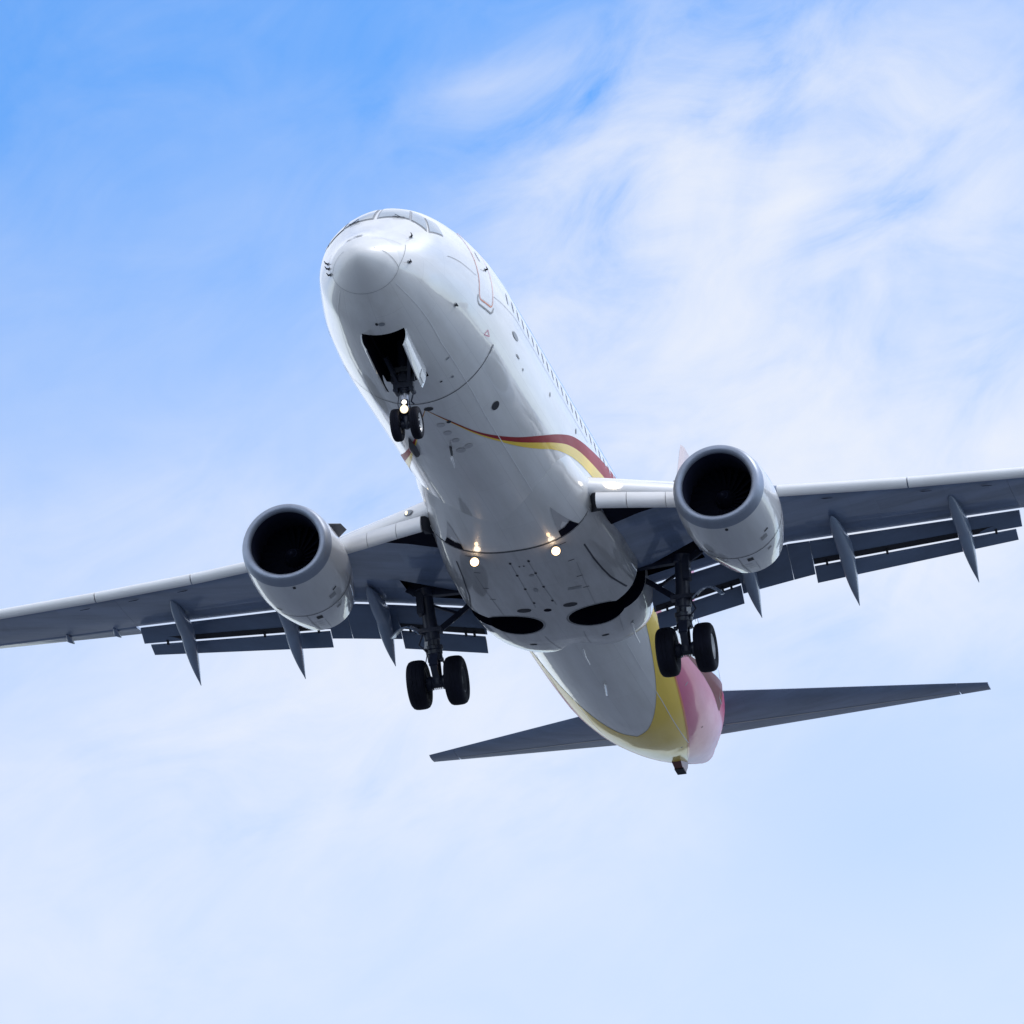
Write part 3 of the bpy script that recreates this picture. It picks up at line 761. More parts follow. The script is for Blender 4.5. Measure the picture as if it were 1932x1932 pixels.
# ------------------------------------------------------------------ wing to body fairing
FAIR = np.array([  # x, half width, bottom, widest height, top, squareness, keel valley
    [12.2, 1.60, -1.88, -.65, -.5, 2.05, 0], [12.8, 1.70, -1.945, -.68, -.45, 2.08, 0], [13.5, 1.755, -1.985, -.72, -.4, 2.15, 0], [14.2, 1.82, -2.02, -.75, -.35, 2.24, 0], [14.72, 1.87, -2.05, -.78, -.3, 2.3, 0],
    [14.73, 1.885, -2.065, -.78, -.3, 2.3, 0], [15.6, 1.96, -2.11, -.8, -.3, 2.45, 0], [17.0, 2.06, -2.15, -.85, -.3, 2.75, 0], [18.5, 2.06, -2.15, -1.0, -.4, 2.9, 0], [20.0, 2.05, -2.14, -1.0, -.4, 2.9, 0],
    [20.6, 2.02, -2.12, -1.0, -.42, 2.8, .01], [21.0, 1.98, -2.09, -1.0, -.45, 2.7, .05], [21.4, 1.92, -2.05, -1.0, -.5, 2.6, .10], [21.8, 1.82, -1.98, -1.0, -.55, 2.5, .13], [22.15, 1.68, -1.88, -1.0, -.6, 2.4, .13],
    [22.5, 1.48, -1.73, -1.0, -.7, 2.3, .1], [22.8, 1.2, -1.53, -1.0, -.8, 2.2, .05], [23.0, .8, -1.28, -1.0, -.9, 2.1, 0]])
def fpar(x): return [float(np.interp(x, FAIR[:, 0], FAIR[:, k])) for k in range(1, 7)]
def fair_z(x, y):
    w, zb, zc, zt, e, v = fpar(x); q = min(.999, abs(y) / w)
    return zc - (zc - zb) * (1 - q ** e) ** (1 / e) + v * math.exp(-((y - .1) / .5) ** 2)
def fairing():
    def ring(x, n=96):
        w, zb, zc, zt, e, v = fpar(x); pts = []
        for k in range(n):
            a = 2 * math.pi * k / n; c, s_ = math.cos(a), math.sin(a)
            y = w * math.copysign(abs(s_) ** (2 / e), s_); h = (zc - zb) if c > 0 else (zt - zc)
            z = zc - h * math.copysign(abs(c) ** (2 / e), c)
            if c > 0: z += v * math.exp(-((y - .1) / .5) ** 2)
            pts.append(P(x, y, z))
        return pts
    xs_ = list(FAIR[:, 0]); f = [x for x in xs_ if x < 14.725]; r = [x for x in xs_ if x > 14.725]
    dense = lambda q: [lerp(a, c, k / 3) for a, c in zip(q[:-1], q[1:]) for k in range(3)] + [q[-1]]
    mb = MB(); mb.loft([ring(x) for x in dense(f)], M['white']); mb.build('forward_fairing', root, 45)
    mb = MB(); mb.loft([ring(x) for x in dense(r)], M['fairing'])
    fa = mb.build('belly_fairing', root, 45)
    # wheel wells: round pits with a slot running out to the leg
    cut = MB(); n = 64
    for s in (1, -1):
        cut.loft([[P(19.30 + .63 * math.cos(2 * math.pi * k / n), s * (.95 + .65 * math.sin(2 * math.pi * k / n)), z) for k in range(n)] for z in (-2.6, -1.15)], M['black'])
    c1 = cut.build('cut_a', root, 0)
    cut = MB()
    for s in (1, -1):
        q = [(18.98, 1.3), (18.80, 1.9), (18.62, 2.4), (19.75, 2.4), (19.62, 1.9), (19.55, 1.3)]
        cut.loft([[P(x, s * y, z) for x, y in q] for z in (-2.6, -0.95)], M['black'])
    c2 = cut.build('cut_b', root, 0)
    for c in (c1, c2):
        bo = fa.modifiers.new('cut', 'BOOLEAN'); bo.operation = 'DIFFERENCE'; bo.solver = 'EXACT'; bo.object = c; bo.material_mode = 'TRANSFER'
    dg = bpy.context.evaluated_depsgraph_get()
    me = bpy.data.meshes.new_from_object(fa.evaluated_get(dg))
    fa.modifiers.clear(); fa.data = me
    me.set_sharp_from_angle(angle=rad(40))
    for c in (c1, c2): bpy.data.objects.remove(c)
    # rims of the wells
    for s in (1, -1):
        b = MB(); vs = []
        for k in range(53):
            for r in (1.0, 1.06):
                y = s * (.95 + .66 * r * math.cos(rad(50 + 260 * k / 52)))
                x = 19.30 + .64 * r * math.sin(rad(50 + 260 * k / 52))
                vs.append(P(x, y, fair_z(x, y) - .004))
        b.add(vs, [(2 * i, 2 * i + 1, 2 * i + 3, 2 * i + 2) for i in range(52)], M['line']); b.build('wheel_well_rim', fa, 0)
    return fa
fa = fairing()
def fline(pts, w, mt, name, off=.006):
    b = MB(); d = []
    for (a, c), (e, f) in zip(pts[:-1], pts[1:]):
        k = max(1, int(math.hypot(e - a, f - c) / .08)); d += [(lerp(a, e, i / k), lerp(c, f, i / k)) for i in range(k)]
    d.append(pts[-1]); vs = []
    for i, (x, y) in enumerate(d):
        x2, y2 = d[min(i + 1, len(d) - 1)]; x1, y1 = d[max(i - 1, 0)]; l = math.hypot(x2 - x1, y2 - y1) or 1
        nx, ny = -(y2 - y1) / l * w / 2, (x2 - x1) / l * w / 2
        vs += [P(x - nx, y - ny, fair_z(x - nx, y - ny) - off), P(x + nx, y + ny, fair_z(x + nx, y + ny) - off)]
    b.add(vs, [(2 * i, 2 * i + 1, 2 * i + 3, 2 * i + 2) for i in range(len(d) - 1)], mt); return b.build(name, fa, 0)
def fdot(x, y, rx, ry, mt, name, n=18):
    b = MB(); pts = [P(x + rx * math.cos(2 * math.pi * k / n), y + ry * math.sin(2 * math.pi * k / n), 0) for k in range(n)]
    for p in pts: p.z = fair_z(p.y, p.x) - .007
    b.add(pts, [tuple(range(n))], mt); return b.build(name, fa, 0)
fline([(14.73, y / 10) for y in range(-18, 19, 2)], .035, M['seam_dark'], 'fairing_seam')
for s in (1, -1):
    fline([(15.35, s * .20), (16.95, s * .21), (18.2, s * .24)], .012, M['line'], 'access_panel_seam')
    fline([(16.1, s * 1.15), (17.3, s * 1.1), (18.6, s * 1.05)], .010, M['line'], 'access_panel_seam')
    fline([(20.2, s * .45), (21.6, s * .35)], .012, M['line'], 'access_panel_seam')
    fline([(19.9, s * 1.35), (20.9, s * 1.25)], .012, M['line'], 'access_panel_seam')
    for x in (15.37, 16.1, 16.95, 17.9): fdot(x, s * .21, .055, .03, M['dark'], 'drain_hole')
    for x in (15.0, 15.9, 16.8, 17.5): fline([(x, s * 1.0), (x + .02, s * 1.14)], .022, M['dark'], 'louvre')
    fdot(18.33, s * .53, .12, .165, M['dark'], 'access_port')
    fdot(20.8, s * .84, .06, .09, M['dark'], 'access_port'); fdot(15.6, s * .05, .03, .02, M['dark'], 'drain_hole')
    fline([(15.55, s * 1.45), (16.4, s * 1.5), (17.6, s * 1.62), (18.6, s * 1.80)], .035, M['seam_dark'], 'fairing_edge_seam')
fdot(18.47, -.02, .09, .09, M['black'], 'beacon_lamp'); fdot(16.2, .1, .06, .06, M['line'], 'drain_hole'); fdot(17.1, .0, .12, .05, M['line'], 'drain_hole')
fline([(17.35, .68), (17.42, .98)], .14, M['line'], 'stencil_plate')
for (x, y) in ((20.63, 1.5), (21.8, .1)):
    b = MB(); z = fair_z(x, y); b.tube([P(x, y, z + .02), P(x + .03, y, z - .10), P(x + .25, y, z - .2), P(x + .8, y, z - .23)], [.03, .03, .022, .012], M['pale_line'], 8)
    b.box(P(x, y, z), (.1, .16, .03), M['line']); b.build('drain_tube', fa)
# ram air inlets ahead of the seam and landing lights
for s in (1, -1):
    b = MB()
    skin = fair_z
    pts = [(13.30, 1.16), (13.7, 1.24), (14.2, 1.36), (14.715, 1.50), (14.715, 1.10), (14.2, 1.10), (13.7, 1.12)]
    b.add([P(x, s * y, skin(x, s * y) - .008) for x, y in pts], [(0, 1, 6), (1, 2, 5, 6), (2, 3, 4, 5)], M['fairing'])
    pts = [(14.33, 1.39), (14.42, 1.24), (14.42, 1.10), (14.715, 1.10), (14.715, 1.24), (14.715, 1.38), (14.715, 1.52)]
    b.add([P(x, s * y, skin(x, s * y) - .016) for x, y in pts], [(0, 1, 4, 5), (1, 2, 3, 4), (0, 5, 6)], M['black'])
    b.build('ram_air_inlet', root, 0)
    b = MB()
    b.step_tube(P(14.99, s * .92, -2.02), P(14.97, s * .92, -2.13), [(0, .05), (1, .05)], M['gear'])
    b.step_tube(P(15.06, s * .92, -2.09), P(14.93, s * .92, -2.115), [(0, .05), (.4, .10), (1, .112)], M['gear'])
    b.step_tube(P(14.932, s * .92, -2.115), P(14.925, s * .92, -2.1165), [(0, .104), (1, .098)], M['lamp_rim'])
    b.step_tube(P(14.925, s * .92, -2.1165), P(14.885, s * .92, -2.124), [(0, .088), (.5, .075), (1, .03)], M['lamp_white'])
    lo_ = b.build('landing_light', root)
    pl = bpy.data.lights.new('landing_lamp', 'POINT'); pl.energy = 1.0; pl.color = (1.0, 0.62, 0.30); pl.shadow_soft_size = 0.05
    po = bpy.data.objects.new('landing_lamp', pl); COL.objects.link(po); po.parent = lo_; po.location = P(14.76, s * .92, -2.155)

# ------------------------------------------------------------------ wings
XLt = ([4.85, 5.64, 8.13, 10.78, 13.47, 17.16], [17.2, 17.6, 18.86, 20.02, 21.28, 23.0])
ZLt = ([4.85, 5.64, 8.13, 10.78, 13.47, 17.16], [-.63, -.53, -.24, .07, .46, 1.0])
TEt = ([1.3, 2.0, 3.9, 5.2, 5.65, 10.38, 10.7, 11.87, 15.2, 17.16], [20.72, 20.72, 20.70, 20.74, 20.90, 22.15, 22.25, 22.72, 23.85, 24.45])
TEz = ([1.3, 2.0, 3.9, 5.2, 5.65, 10.38, 10.7, 11.87, 15.2, 17.16], [-1.12, -1.02, -.67, -.44, -.38, .16, .20, .37, .82, 1.10])
def nose_xz(y):
    if y >= 4.85: return tab(y, *XLt) - .02, tab(y, *ZLt) + .13
    return lerp(14.1, 17.18, (y - 1.5) / 3.35), lerp(-.92, -.50, (y - 1.5) / 3.35)
def wing_section(y, s, xte=None, zte=None):
    nx, nz = nose_xz(y); k = tab(y, [1.5, 4.85, 10, 17.16], [1.35, 1.0, .75, .42])
    xt = xte if xte is not None else tab(y, *TEt); zt = zte if zte is not None else tab(y, *TEz)
    c = xt - nx; th = tab(y, [1.3, 3, 5.6, 10, 17.16], [.95, .85, .55, .36, .14])
    zl0 = nz - .12 * k
    up, lo = [], []
    for t in (0.02, .06, .13, .25, .4, .55, .7, .85, 1.0):
        base = lerp(nz, zt, t); up.append((nx + c * t, base + .06 * k * 0 + th * .62 * (math.sqrt(min(1, t * 4.2)) if t < .24 else 1.0) * (1 - max(0, (t - .3) / .7) ** 1.5) + .035))
    for t in (1.0, .85, .7, .55, .4, .25, .13, .06, .02):
        base = lerp(zl0, zt, t); lo.append((nx + c * t, base - th * .16 * math.sin(math.pi * min(1, t * 1.0)) ** .8 + (0.10 * k * (1 - t / .06) if t < .06 else 0)))
    pts = [(nx, nz)] + up + lo
    return [P(x, s * y, z) for x, z in pts]
def flap_poly(le, te, th, hook=.0):
    """airfoil slice between the leading edge top le and trailing edge te, drawn with its lower side concave"""
    (x0, z0), (x1, z1) = le, te; dx, dz = x1 - x0, z1 - z0; L = math.hypot(dx, dz); ux, uz = dx / L, dz / L; nx, nz = -uz, ux
    out = []
    for t, n in ((0.0, 0), (.03, .35), (.10, .7), (.25, 1.0), (.5, .85), (.75, .45), (1.0, .04), (1.0, -.04), (.75, -.18), (.5, -.28), (.25, -.42), (.10, -.48), (.03, -.3)):
        out.append((x0 + dx * t + nx * n * th, z0 + dz * t + nz * n * th))
    return out
def wing(s):
    side = 'port' if s > 0 else 'starboard'
    mb = MB()
    ys = [1.3, 2.0, 2.6, 3.2, 3.9, 4.5, 5.2, 5.65, 6.5, 7.5, 8.5, 9.5, 10.38]
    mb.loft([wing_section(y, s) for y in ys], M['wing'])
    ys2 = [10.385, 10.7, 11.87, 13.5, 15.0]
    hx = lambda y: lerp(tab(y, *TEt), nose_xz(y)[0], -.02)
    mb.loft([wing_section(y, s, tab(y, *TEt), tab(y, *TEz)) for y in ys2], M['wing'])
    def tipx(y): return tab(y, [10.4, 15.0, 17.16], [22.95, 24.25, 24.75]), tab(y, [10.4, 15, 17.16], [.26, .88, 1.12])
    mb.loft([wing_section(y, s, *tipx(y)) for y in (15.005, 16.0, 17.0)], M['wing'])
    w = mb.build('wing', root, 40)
    # gear leg well in the lower skin
    q = [(18.60, 3.40), (19.58, 1.80), (20.05, 1.80), (19.95, 3.05), (19.95, 3.40)] if True else None
    cut = MB(); cut.loft([[P(x, s * y, z) for x, y in q] for z in (-2.2, -1.0)], M['black']); c = cut.build('cut', root, 0)
    for p in c.data.vertices:
        if p.co.z > -1.5: p.co.z = tab(abs(p.co.x), [1.8, 3.4], [-.95, -.72])
    bo = w.modifiers.new('cut', 'BOOLEAN'); bo.operation = 'DIFFERENCE'; bo.solver = 'EXACT'; bo.object = c; bo.material_mode = 'TRANSFER'
    dg = bpy.context.evaluated_depsgraph_get(); me = bpy.data.meshes.new_from_object(w.evaluated_get(dg)); w.modifiers.clear(); w.data = me
    me.set_sharp_from_angle(angle=rad(40)); bpy.data.objects.remove(c)
    # white fixed leading edge inboard of the engine
    mb = MB(); rr = []
    for y in (1.6, 2.2, 2.8, 3.4, 4.0, 4.6):
        nx, nz = nose_xz(y); rr.append([P(nx + a, s * y, nz + b) for a, b in ((.55, .36), (.30, .30), (.12, .20), (.0, .07), (-.03, -.03), (.0, -.10), (.06, -.16), (.2, -.18), (.4, 0))])
    mb.loft(rr, M['slat']); mb.build('fixed_leading_edge', w, 50)
    b = MB(); nx, nz = nose_xz(2.32)
    d = Vector((s * .33, .30, .04)).normalized(); c = P(nx - .035, s * 2.32, nz + .02)
    n = 20; e1 = d; e2 = Vector((0, .25, 1)).normalized()
    big = s > 0
    b.loft([[c + Vector((0, -.012 * q, 0)) + (e1 * (.23 if big else .17) * math.cos(2 * math.pi * k / n) + e2 * .075 * math.sin(2 * math.pi * k / n)) * r for k in range(n)] for q, r in ((0, 1.0), (2.5, .85), (4, .4))], M['lamp_white'] if big else M['frame'])
    if not big:
        b.loft([[c + e1 * .06 + Vector((0, -.05 - .012 * q, 0)) + (e1 * .05 * math.cos(2 * math.pi * k / n) + e2 * .05 * math.sin(2 * math.pi * k / n)) * r for k in range(n)] for q, r in ((0, 1.0), (1, .5))], M['lamp_warm'])
    b.build('wing_root_light', w)
    # Krueger flap
    def krueger(y0, y1, nm):
        mb = MB(); rr = []
        for i in range(5):
            y = lerp(y0, y1, i / 4)
            xb = tab(y, [1.7, 2.6, 3.4, 4.4], [14.35, 14.83, 15.38, 16.05]); zb = tab(y, [1.7, 2.6, 3.4, 4.4], [-1.40, -1.34, -1.25, -1.13])
            pr = [(-.02, .34), (-.09, .24), (-.12, .14), (-.11, .06), (-.06, .0), (.02, -.02), (.09, .01), (.11, .06), (.06, .10), (.0, .16), (.02, .24), (.04, .33)]
            rr.append([P(xb + a, s * (y), zb + c_) for a, c_ in pr])
        mb.loft(rr, M['slat']); return mb.build(nm, w, 50)
    krueger(1.98, 2.60, 'krueger_flap'); krueger(2.615, 3.38, 'krueger_flap'); krueger(3.395, 4.25, 'krueger_flap')
    mb = MB(); mb.loft([[P(14.44, s * 1.97, -1.06), P(14.52, s * 1.97, -1.34), P(14.80, s * 1.84, -1.36), P(14.62, s * 1.80, -1.0)], [P(14.9, s * 2.0, -.95), P(14.95, s * 2.0, -1.3), P(15.0, s * 1.7, -1.3), P(14.9, s * 1.7, -.95)]], M['dark']); mb.build('krueger_end_rib', w, 0)
    # dark stowage recess behind the Krueger flap
    mb = MB(); g = []
    def low_z(y, x):
        sec = wing_section(y, s); lo = sorted([(p.y, p.z) for p in sec[10:]]); return float(np.interp(x, [q[0] for q in lo], [q[1] for q in lo]))
    for i in range(11):
        y = lerp(1.95, 3.3, i / 10); nx, nz = nose_xz(y); xe = nx + tab(y, [1.9, 2.6, 3.3], [1.75, .95, .30])
        g.append([P(x, s * y, low_z(y, x) - .03) for x in np.linspace(nx + .25, xe, 6)])
    mb.panel(g, .03, M['black']); mb.build('krueger_recess', w, 0)
    # slats
    for (y0, y1) in ((5.55, 8.28), (8.31, 10.83), (10.86, 13.55), (13.58, 16.4)):
        mb = MB(); rr = []
        for i in range(7):
            y = lerp(y0, y1, i / 6); xl, zl = tab(y, *XLt), tab(y, *ZLt); k = tab(y, [5, 17], [.74, .62])
            pr = [(0, 0), (-.06, .0), (-.14, .03), (-.21, .09), (-.245, .17), (-.23, .24), (-.15, .315), (0, .385), (.3, .47), (.3, .455), (.02, .33), (-.08, .23), (-.10, .13), (-.04, .05)]
            rr.append([P(xl + a * k, s * y, zl + c_ * k) for a, c_ in pr])
        mb.loft(rr, M['slat']); mb.build('slat', w, 50)
    # small dark slots in the lower skin
    for y in (6.5, 8.6, 11.2, 9.9):
        nx, nz = nose_xz(y); b = MB(); b.add([P(nx + .25 + a, s * (y + c_), nz - .12 * .8 + .008 - .06 * 0 - .055) for a, c_ in ((0, -.12), (.05, .14), (.08, .16), (.06, -.05))], [(0, 1, 2, 3)], M['black']); b.build('drain_slot', w, 0)
    # trailing edge flaps: main panel and aft panel, inboard and outboard
    def flap(ys_, le, te, mt, nm, th):
        mb = MB(); mb.loft([[P(x, s * y, z) for x, z in flap_poly(le(y), te(y), th)] for y in ys_], mt); return mb.build(nm, w, 30)
    s1 = lambda y: (tab(y, *TEt) + .02, tab(y, *TEz) - .035)
    # slot two: lower edge of main flap / upper edge of aft flap
    s2x = ([1.97, 3.9, 5.15, 5.65, 10.2], [21.10, 21.18, 21.28, 21.34, 22.47]); s2z = ([1.97, 3.9, 5.15, 5.65, 10.2], [-1.57, -1.13, -.92, -.84, -.17])
    tex = ([1.97, 3.98, 5.65, 10.2], [21.32, 21.52, 21.64, 22.82]); tez = ([1.97, 3.98, 5.65, 10.2], [-1.95, -1.49, -1.19, -.35])
    S2 = lambda y: (tab(y, *s2x), tab(y, *s2z))
    TE = lambda y: (tab(y, *tex), tab(y, *tez))
    S2b = lambda y: (tab(y, *s2x) + .01, tab(y, *s2z) - .038)
    MID = lambda y: tuple(lerp(a, b_, .52) for a, b_ in zip(S2(y), TE(y)))
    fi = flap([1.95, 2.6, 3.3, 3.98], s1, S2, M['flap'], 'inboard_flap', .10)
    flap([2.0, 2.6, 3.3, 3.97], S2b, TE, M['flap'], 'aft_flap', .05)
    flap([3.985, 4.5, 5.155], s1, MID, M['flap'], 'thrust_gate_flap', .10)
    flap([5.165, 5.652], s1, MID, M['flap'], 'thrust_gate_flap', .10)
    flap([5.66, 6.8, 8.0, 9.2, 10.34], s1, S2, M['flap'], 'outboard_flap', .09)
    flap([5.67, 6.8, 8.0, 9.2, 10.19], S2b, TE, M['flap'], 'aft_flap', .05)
    # flap hinge brackets crossing the slots
    for y in (2.25, 2.45, 3.55, 3.75, 7.3, 9.75, 5.95):
        b = MB(); a = S2(y); c2 = S2b(y); b.bar(P(a[0] - .06, s * y, a[1] + .03), P(c2[0] + .02, s * y, c2[1] - .02), .05, .05, M['dark']); b.build('flap_bracket', w, 0)
    # dark cove strip under the main flap's rear edge
    for (ya, yb) in ((2.0, 3.96), (5.68, 10.15)):
        mb = MB(); vs = []; n = 8
        for i in range(n + 1):
            y = lerp(ya, yb, i / n); a, b_ = s1(y), S2(y); L = math.hypot(b_[0] - a[0], b_[1] - a[1]); ux, uz = (b_[0] - a[0]) / L, (b_[1] - a[1]) / L
            for q, o in ((L - .15, .03), (L - .005, .008)):
                vs.append(P(a[0] + ux * q + uz * o, s * y, a[1] + uz * q - ux * o))
        mb.add(vs, [(2 * i, 2 * i + 1, 2 * i + 3, 2 * i + 2) for i in range(n)], M['dark']); mb.build('flap_cove', w, 0)
    # aileron
    mb = MB()
    mb.loft([[P(x, s * y, z) for x, z in flap_poly((tab(y, *TEt) + .015, tab(y, *TEz) + .01), tipx(y), .05)] for y in (10.45, 11.5, 13, 14.98)], M['wing']); al = mb.build('aileron', w, 30)
    for y in (11.0, 12.25):
        b = MB(); xx = tab(y, *TEt); zz = tab(y, *TEz); b.tube([P(xx - .15, s * y, zz - .02), P(xx + .1, s * y, zz - .07), P(xx + .5, s * y, zz - .02)], [.02, .07, .02], M['wing'], 10); b.build('hinge_fairing', w)
    # winglet
    mb = MB(); rr = []
    for (dy, dz, le, c) in ((0, 0, 23.02, 1.65), (.25, .06, 23.2, 1.5), (.48, .25, 23.45, 1.3), (.62, .6, 23.8, 1.1), (.78, 1.4, 24.4, .85), (.95, 2.4, 25.1, .55)):
        t = min(1, dz / .6); nrm = Vector((-(.3 + .7 * t) if False else -t, 0, 1 - t * .8)).normalized()
        o = []
        for (a, h) in ((0, 0), (.1, .05), (.4, .06), (1, 0), (.4, -.03), (.1, -.03)):
            p = P(le + a * c, s * (17.0 + dy), 1.02 + dz); o.append(p + Vector((nrm.x * s, 0, nrm.z)) * h * c)
        rr.append(o)
    mb.loft(rr, M['white']); mb.build('winglet', w, 40)
    # flap track fairings
    def canoe(nose, mid, tip, wd, dp):
        b = MB(); rr = []; n = 20
        A, Bm, T = P(*nose), P(*mid), P(*tip)
        K = 22
        for i in range(K + 1):
            t = i / K
            p = A.lerp(Bm, t / .5) if t < .5 else Bm.lerp(T, (t - .5) / .5)
            w_ = wd * (math.sin(math.pi * min(1, t / .55) / 2) ** .45 if t < .55 else (1 - ((t - .55) / .45) ** 1.6))
            d_ = dp * (math.sin(math.pi * min(1, t / .6) / 2) ** .8 if t < .6 else (1 - ((t - .6) / .4) ** 1.7))
            w_, d_ = max(w_, .008), max(d_, .01)
            ring = []
            for k in range(n):
                a = 2 * math.pi * k / n; cx, cz = math.sin(a), math.cos(a)
                ring.append(p + Vector((w_ * math.copysign(abs(cx) ** .8, cx), 0, -d_ * math.copysign(abs(cz) ** .75, cz) if cz > 0 else -d_ * .6 * cz)))
            rr.append(ring)
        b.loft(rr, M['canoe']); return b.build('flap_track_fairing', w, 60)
    canoe((20.0, s * 9.06, -.12), (21.55, s * 9.10, -.28), (23.0, s * 9.17, -1.18), .16, .30)
    canoe((19.25, s * 6.45, -.52), (20.8, s * 6.48, -.70), (22.2, s * 6.5, -1.65), .17, .34)
    canoe((18.9, s * 4.22, -.85), (20.5, s * 4.25, -.90), (21.85, s * 4.29, -1.76), .17, .34)
    return w
wing(1); wing(-1)

# ------------------------------------------------------------------ engines
def engine(s):
    AX0 = Vector(P(13.38, s * 4.846, -1.645)); AX1 = Vector(P(17.05, s * 4.90, -1.72))
    d = (AX1 - AX0).normalized(); up = Vector((0, 0, 1)); rt = d.cross(up).normalized(); up = rt.cross(d)
    n = 72
    def ring(t, r, fl=0.0, b_off=0.0):
        c = AX0 + d * t; out = []
        for k in range(n):
            a = 2 * math.pi * k / n; x, z = math.cos(a), math.sin(a)
            rr = r
            if z < 0: rr = r * (1 - fl * (abs(z) ** 3))
            rr *= 1 + .035 * fl * 10 * abs(x) ** 4 * (z < .3) * .3
            out.append(c + rt * (rr * x) + up * (rr * z))
        return out
    # the lower lip leads the upper one a little: shear the inlet plane
    def sh(rg, k): return [p + d * (-(p - AX0).dot(up) * k * -1) for p in rg]
    mb = MB()
    outer = [(.30, 1.005), (.5, 1.03), (.8, 1.055), (1.2, 1.075), (1.6, 1.075), (2.0, 1.055), (2.4, 1.01), (2.8, .945), (3.2, .865), (3.5, .80), (3.66, .765)]
    mb.loft([sh(ring(t, r, .05), .05 * max(0, 1 - t / 2)) for t, r in outer], M['nacelle'], True, False)
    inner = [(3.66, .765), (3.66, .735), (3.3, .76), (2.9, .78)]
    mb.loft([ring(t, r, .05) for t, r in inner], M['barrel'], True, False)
    e = mb.build('engine', root, 50)
    mb = MB(); lipp = [(.30, 1.005), (.18, .985), (.08, .955), (.02, .915), (0.0, .865), (.02, .815), (.07, .775), (.10, .765)]
    mb.loft([sh(ring(t, r, .05), .05 * max(0, 1 - t / 2)) for t, r in lipp], M['lip'], True, False); mb.build('inlet_lip', e, 60)
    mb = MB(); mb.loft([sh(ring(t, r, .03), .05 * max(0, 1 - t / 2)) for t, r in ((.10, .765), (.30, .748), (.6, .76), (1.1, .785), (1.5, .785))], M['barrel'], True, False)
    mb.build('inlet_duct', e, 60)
    # fan
    mb = MB()
    for k in range(24):
        a0 = 2 * math.pi * k / 24; vs = []
        for i in range(6):
            r = lerp(.22, .77, i / 5); tw = lerp(.10, .30, i / 5); wd = lerp(.045, .10, i / 5) / r
            for q in (-1, 1):
                a = a0 + q * wd + .12 * i / 5; c = AX0 + d * (1.02 + q * tw * .4)
                vs.append(c + rt * (r * math.cos(a)) + up * (r * math.sin(a)))
        mb.add(vs, [(2 * i, 2 * i + 1, 2 * i + 3, 2 * i + 2) for i in range(5)], M['blade'])
    mb.loft([ring(1.35, .78), ring(1.36, .05)], M['black'], True, False)
    mb.build('fan', e, 40, recalc=False)
    mb = MB(); mb.loft([ring(t, r) for t, r in ((.62, .006), (.68, .06), (.78, .13), (.9, .19), (1.02, .235), (1.2, .24))], M['blade'], True, True)
    vs = []
    for i in range(25):
        a = rad(-60 + 300 * i / 24); t = lerp(.70, .84, i / 24); r = np.interp(t, [.62, .68, .78, .9], [.006, .06, .13, .19]) + .006
        for q in (0, .022): 
            c = AX0 + d * (t + q); rr = float(np.interp(t + q, [.62, .68, .78, .9], [.006, .06, .13, .19])) + .006
            vs.append(c + rt * (rr * math.cos(a)) + up * (rr * math.sin(a)))
    mb.add(vs, [(2 * i, 2 * i + 1, 2 * i + 3, 2 * i + 2) for i in range(24)], M['gear']); mb.build('spinner', e, 50)
    # core nozzle and plug
    mb = MB(); mb.loft([ring(t, r) for t, r in ((2.9, .60), (3.5, .55), (4.3, .42), (4.3, .38), (3.6, .4))], M['lip'], True, False); mb.build('core_nozzle', e, 50)
    mb = MB(); mb.loft([ring(t, r) for t, r in ((3.8, .30), (4.4, .22), (5.0, .03))], M['lip'], True, True); mb.build('exhaust_plug', e, 50)
    # seams and access panels
    def rad_at(t): return float(np.interp(t, [a for a, b in outer], [b for a, b in outer]))
    def skin(t, deg, off=.006):
        a = rad(deg); x, z = math.cos(a), math.sin(a); r = rad_at(t)
        if z < 0: r *= 1 - .05 * abs(z) ** 3
        r *= 1 + .035 * .5 * abs(x) ** 4 * (z < .3) * .3
        p = AX0 + d * t + rt * ((r + off) * x) + up * ((r + off) * z)
        return p + d * ((p - AX0).dot(up) * .05 * max(0, 1 - t / 2))
    def quad(t0, t1, a0, a1, mt, nm, off=.007):
        b = MB(); k = max(1, int(abs(a1 - a0) / 4)); kt = max(1, int(abs(t1 - t0) / .1)); vs = [skin(lerp(t0, t1, j / kt), lerp(a0, a1, i / k), off) for i in range(k + 1) for j in range(kt + 1)]
        w = kt + 1
        b.add(vs, [(i * w + j, i * w + j + 1, (i + 1) * w + j + 1, (i + 1) * w + j) for i in range(k) for j in range(kt)], mt); return b.build(nm, e, 0)
    quad(1.98, 2.005, -175, 85, M['seam_dark'], 'cowl_seam')
    quad(.60, 2.9, -89.4, -90.1, M['line'], 'cowl_latch_seam') if False else None
    quad(1.98, 3.6, -90.2, -89.4, M['line'], 'cowl_seam')
    quad(.36, .42, -86, -82, M['dark'], 'drain_port'); quad(.34, .44, -85.5, -82.5, M['dark'], 'drain_port')
    quad(2.22, 2.42, -80, -72, M['dark'], 'vent_grille', .008)
    quad(1.45, 1.62, -52, -43, M['line'], 'access_panel'); quad(1.30, 1.36, -44, -38, M['dark'], 'access_panel'); quad(1.62, 1.70, -124, -117, M['line'], 'access_panel')
    for t in (2.65, 2.85, 3.05): quad(t, t + .025, -88, -76, M['line'], 'cowl_latch')
    quad(2.6, 3.5, -92, -91.3, M['line'], 'cowl_seam'); quad(2.6, 3.5, -72, -71.3, M['line'], 'cowl_seam')
    quad(2.25, 2.35, -50, -44, M['line'], 'access_panel')
    # pylon
    mb = MB(); rr = []
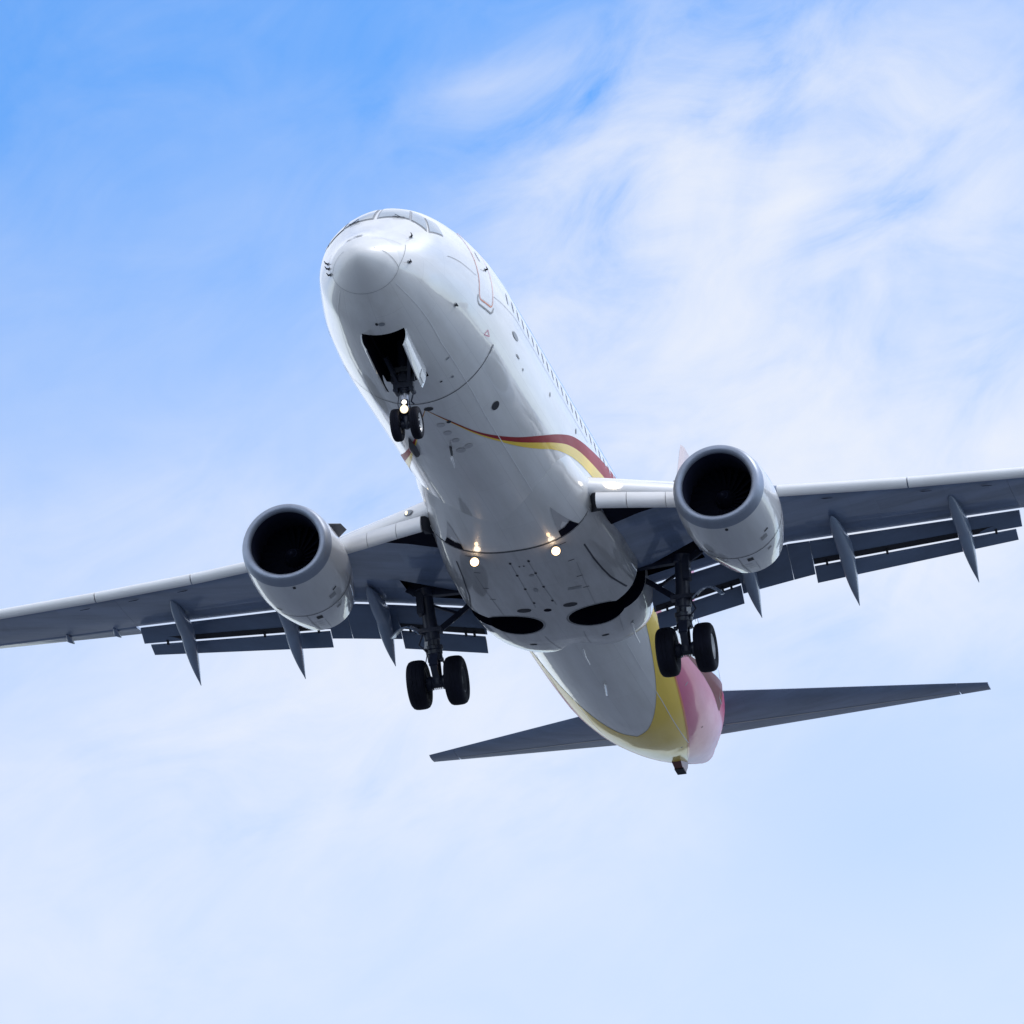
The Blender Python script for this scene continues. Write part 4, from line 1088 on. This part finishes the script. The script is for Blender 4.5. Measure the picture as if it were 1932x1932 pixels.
    for (x, zb, zt, w_) in ((14.6, -.62, -.60, .02), (15.2, -.75, -.42, .16), (16.0, -.85, -.28, .22), (17.0, -1.05, -.25, .24), (18.0, -1.15, -.4, .24), (19.0, -1.0, -.55, .20), (20.2, -.75, -.6, .05)):
        rr.append([P(x, s * 4.86 + y, z) for y, z in ((-w_, zb), (w_, zb), (w_, lerp(zb, zt, .7)), (w_ * .5, zt), (-w_ * .5, zt), (-w_, lerp(zb, zt, .7)))])
    mb.loft(rr, M['nacelle']); mb.build('pylon', e, 50)
    # nacelle strake on the inboard shoulder
    a = 38 if s > 0 else 142
    a = a if True else a
    ang = 180 - 42 if (rt.x * s) > 0 else 42
    mb = MB(); base = [skin(t, ang, -.02) for t in (1.0, 1.5, 1.95)]; nrm = (skin(1.5, ang, .5) - skin(1.5, ang, 0)).normalized(); sd = nrm.cross(d).normalized() * .012
    tipp = [base[0] + nrm * .03, base[1] + nrm * .27, base[2] + nrm * .33]
    mb.add([p + sd for p in base + tipp] + [p - sd for p in base + tipp], [(0, 1, 4, 3), (1, 2, 5, 4), (6, 9, 10, 7), (7, 10, 11, 8), (3, 4, 10, 9), (4, 5, 11, 10), (2, 8, 11, 5), (0, 3, 9, 6)], M['gear']); mb.build('nacelle_strake', e, 0)
engine(1); engine(-1)

# ------------------------------------------------------------------ tail
def stab(s):
    def sec(y, f0, f1):
        t = (y - .3) / (7.13 - .3); le = lerp(34.27, 38.82, t); te = lerp(37.75, 39.40, t); z = lerp(1.12, 1.97, t); c = te - le; th = .075 * c
        prof = lambda f: th * 1.9 * (math.sqrt(max(f, 0)) * 1.0 - .30 * f - .9 * f * f + .4 * f ** 3 * .5) if f < 1 else 0
        up = [(f, prof(f)) for f in np.linspace(f0, f1, 8)]; lo = [(f, -prof(f)) for f in np.linspace(f1, f0, 8)]
        return [P(le + f * c, s * y, z + h) for f, h in up + lo]
    mb = MB(); mb.loft([sec(y, 0.0, .70) for y in (.3, 2, 4, 6.4)], M['wing'])
    mb.loft([sec(y, 0, .985) for y in (6.41, 6.9, 7.05, 7.13)], M['wing'])
    o = mb.build('horizontal_stabilizer', root, 40)
    mb = MB(); mb.loft([sec(y, .712, .985) for y in (.35, 2, 4, 6.39)], M['wing']); mb.build('elevator', o, 40)
    mb = MB(); vs = []
    for i in range(9):
        y = lerp(.8, 6.38, i / 8); t = (y - .3) / 6.83; le = lerp(34.27, 38.82, t); te = lerp(37.75, 39.40, t); z = lerp(1.12, 1.97, t); c = te - le
        f = .69; th = .075 * c * 1.9 * (math.sqrt(f) - .3 * f - .9 * f * f + .2 * f ** 3)
        vs += [P(le + .665 * c, s * y, z - .075 * c * 1.9 * (math.sqrt(.665) - .3 * .665 - .9 * .665 ** 2 + .2 * .665 ** 3) - .006), P(le + .70 * c, s * y, z - th - .004)]
    mb.add(vs, [(2 * i, 2 * i + 1, 2 * i + 3, 2 * i + 2) for i in range(8)], M['fairing']); mb.build('hinge_strip', o, 0)
stab(1); stab(-1)
def fin():
    def sec(z, f0, f1):
        t = (z - 1.4) / (8.95 - 1.4); le = lerp(32.2, 37.92, t); te = lerp(37.5, 39.45, t); c = te - le; th = .055 * c
        prof = lambda f: th * 1.9 * (math.sqrt(max(f, 0)) - .30 * f - .9 * f * f + .2 * f ** 3)
        return [P(le + f * c, prof(f), z) for f in np.linspace(f0, f1, 8)] + [P(le + f * c, -prof(f), z) for f in np.linspace(f1, f0, 8)]
    mb = MB(); mb.loft([sec(z, 0, .68) for z in (1.4, 3, 5, 7, 8.95)], M['fin'])
    mb.loft([sec(z, 0, .98) for z in (8.955, 9.05)], M['fin'])
    mb.loft([[P(28.2, 0, 2.0), P(28.2, .01, 2.0), P(28.2, 0, 2.02)], [P(32.0, -.12, 1.8), P(32.0, .12, 1.8), P(32.0, 0, 2.75)], [P(33.6, -.1, 1.8), P(33.6, .1, 1.8), P(33.6, 0, 3.3)]], M['fin'])
    o = mb.build('vertical_stabilizer', root, 40)
    mb = MB(); mb.loft([sec(z, .69, .98) for z in (1.75, 3, 5, 7, 8.94)], M['pink']); mb.build('rudder', o, 40)
    b = MB(); b.tube([P(36.85, 0, 7.55), P(36.6, 0, 7.55)], [.03, .015], M['dark'], 8); b.build('fin_probe', o)
fin()
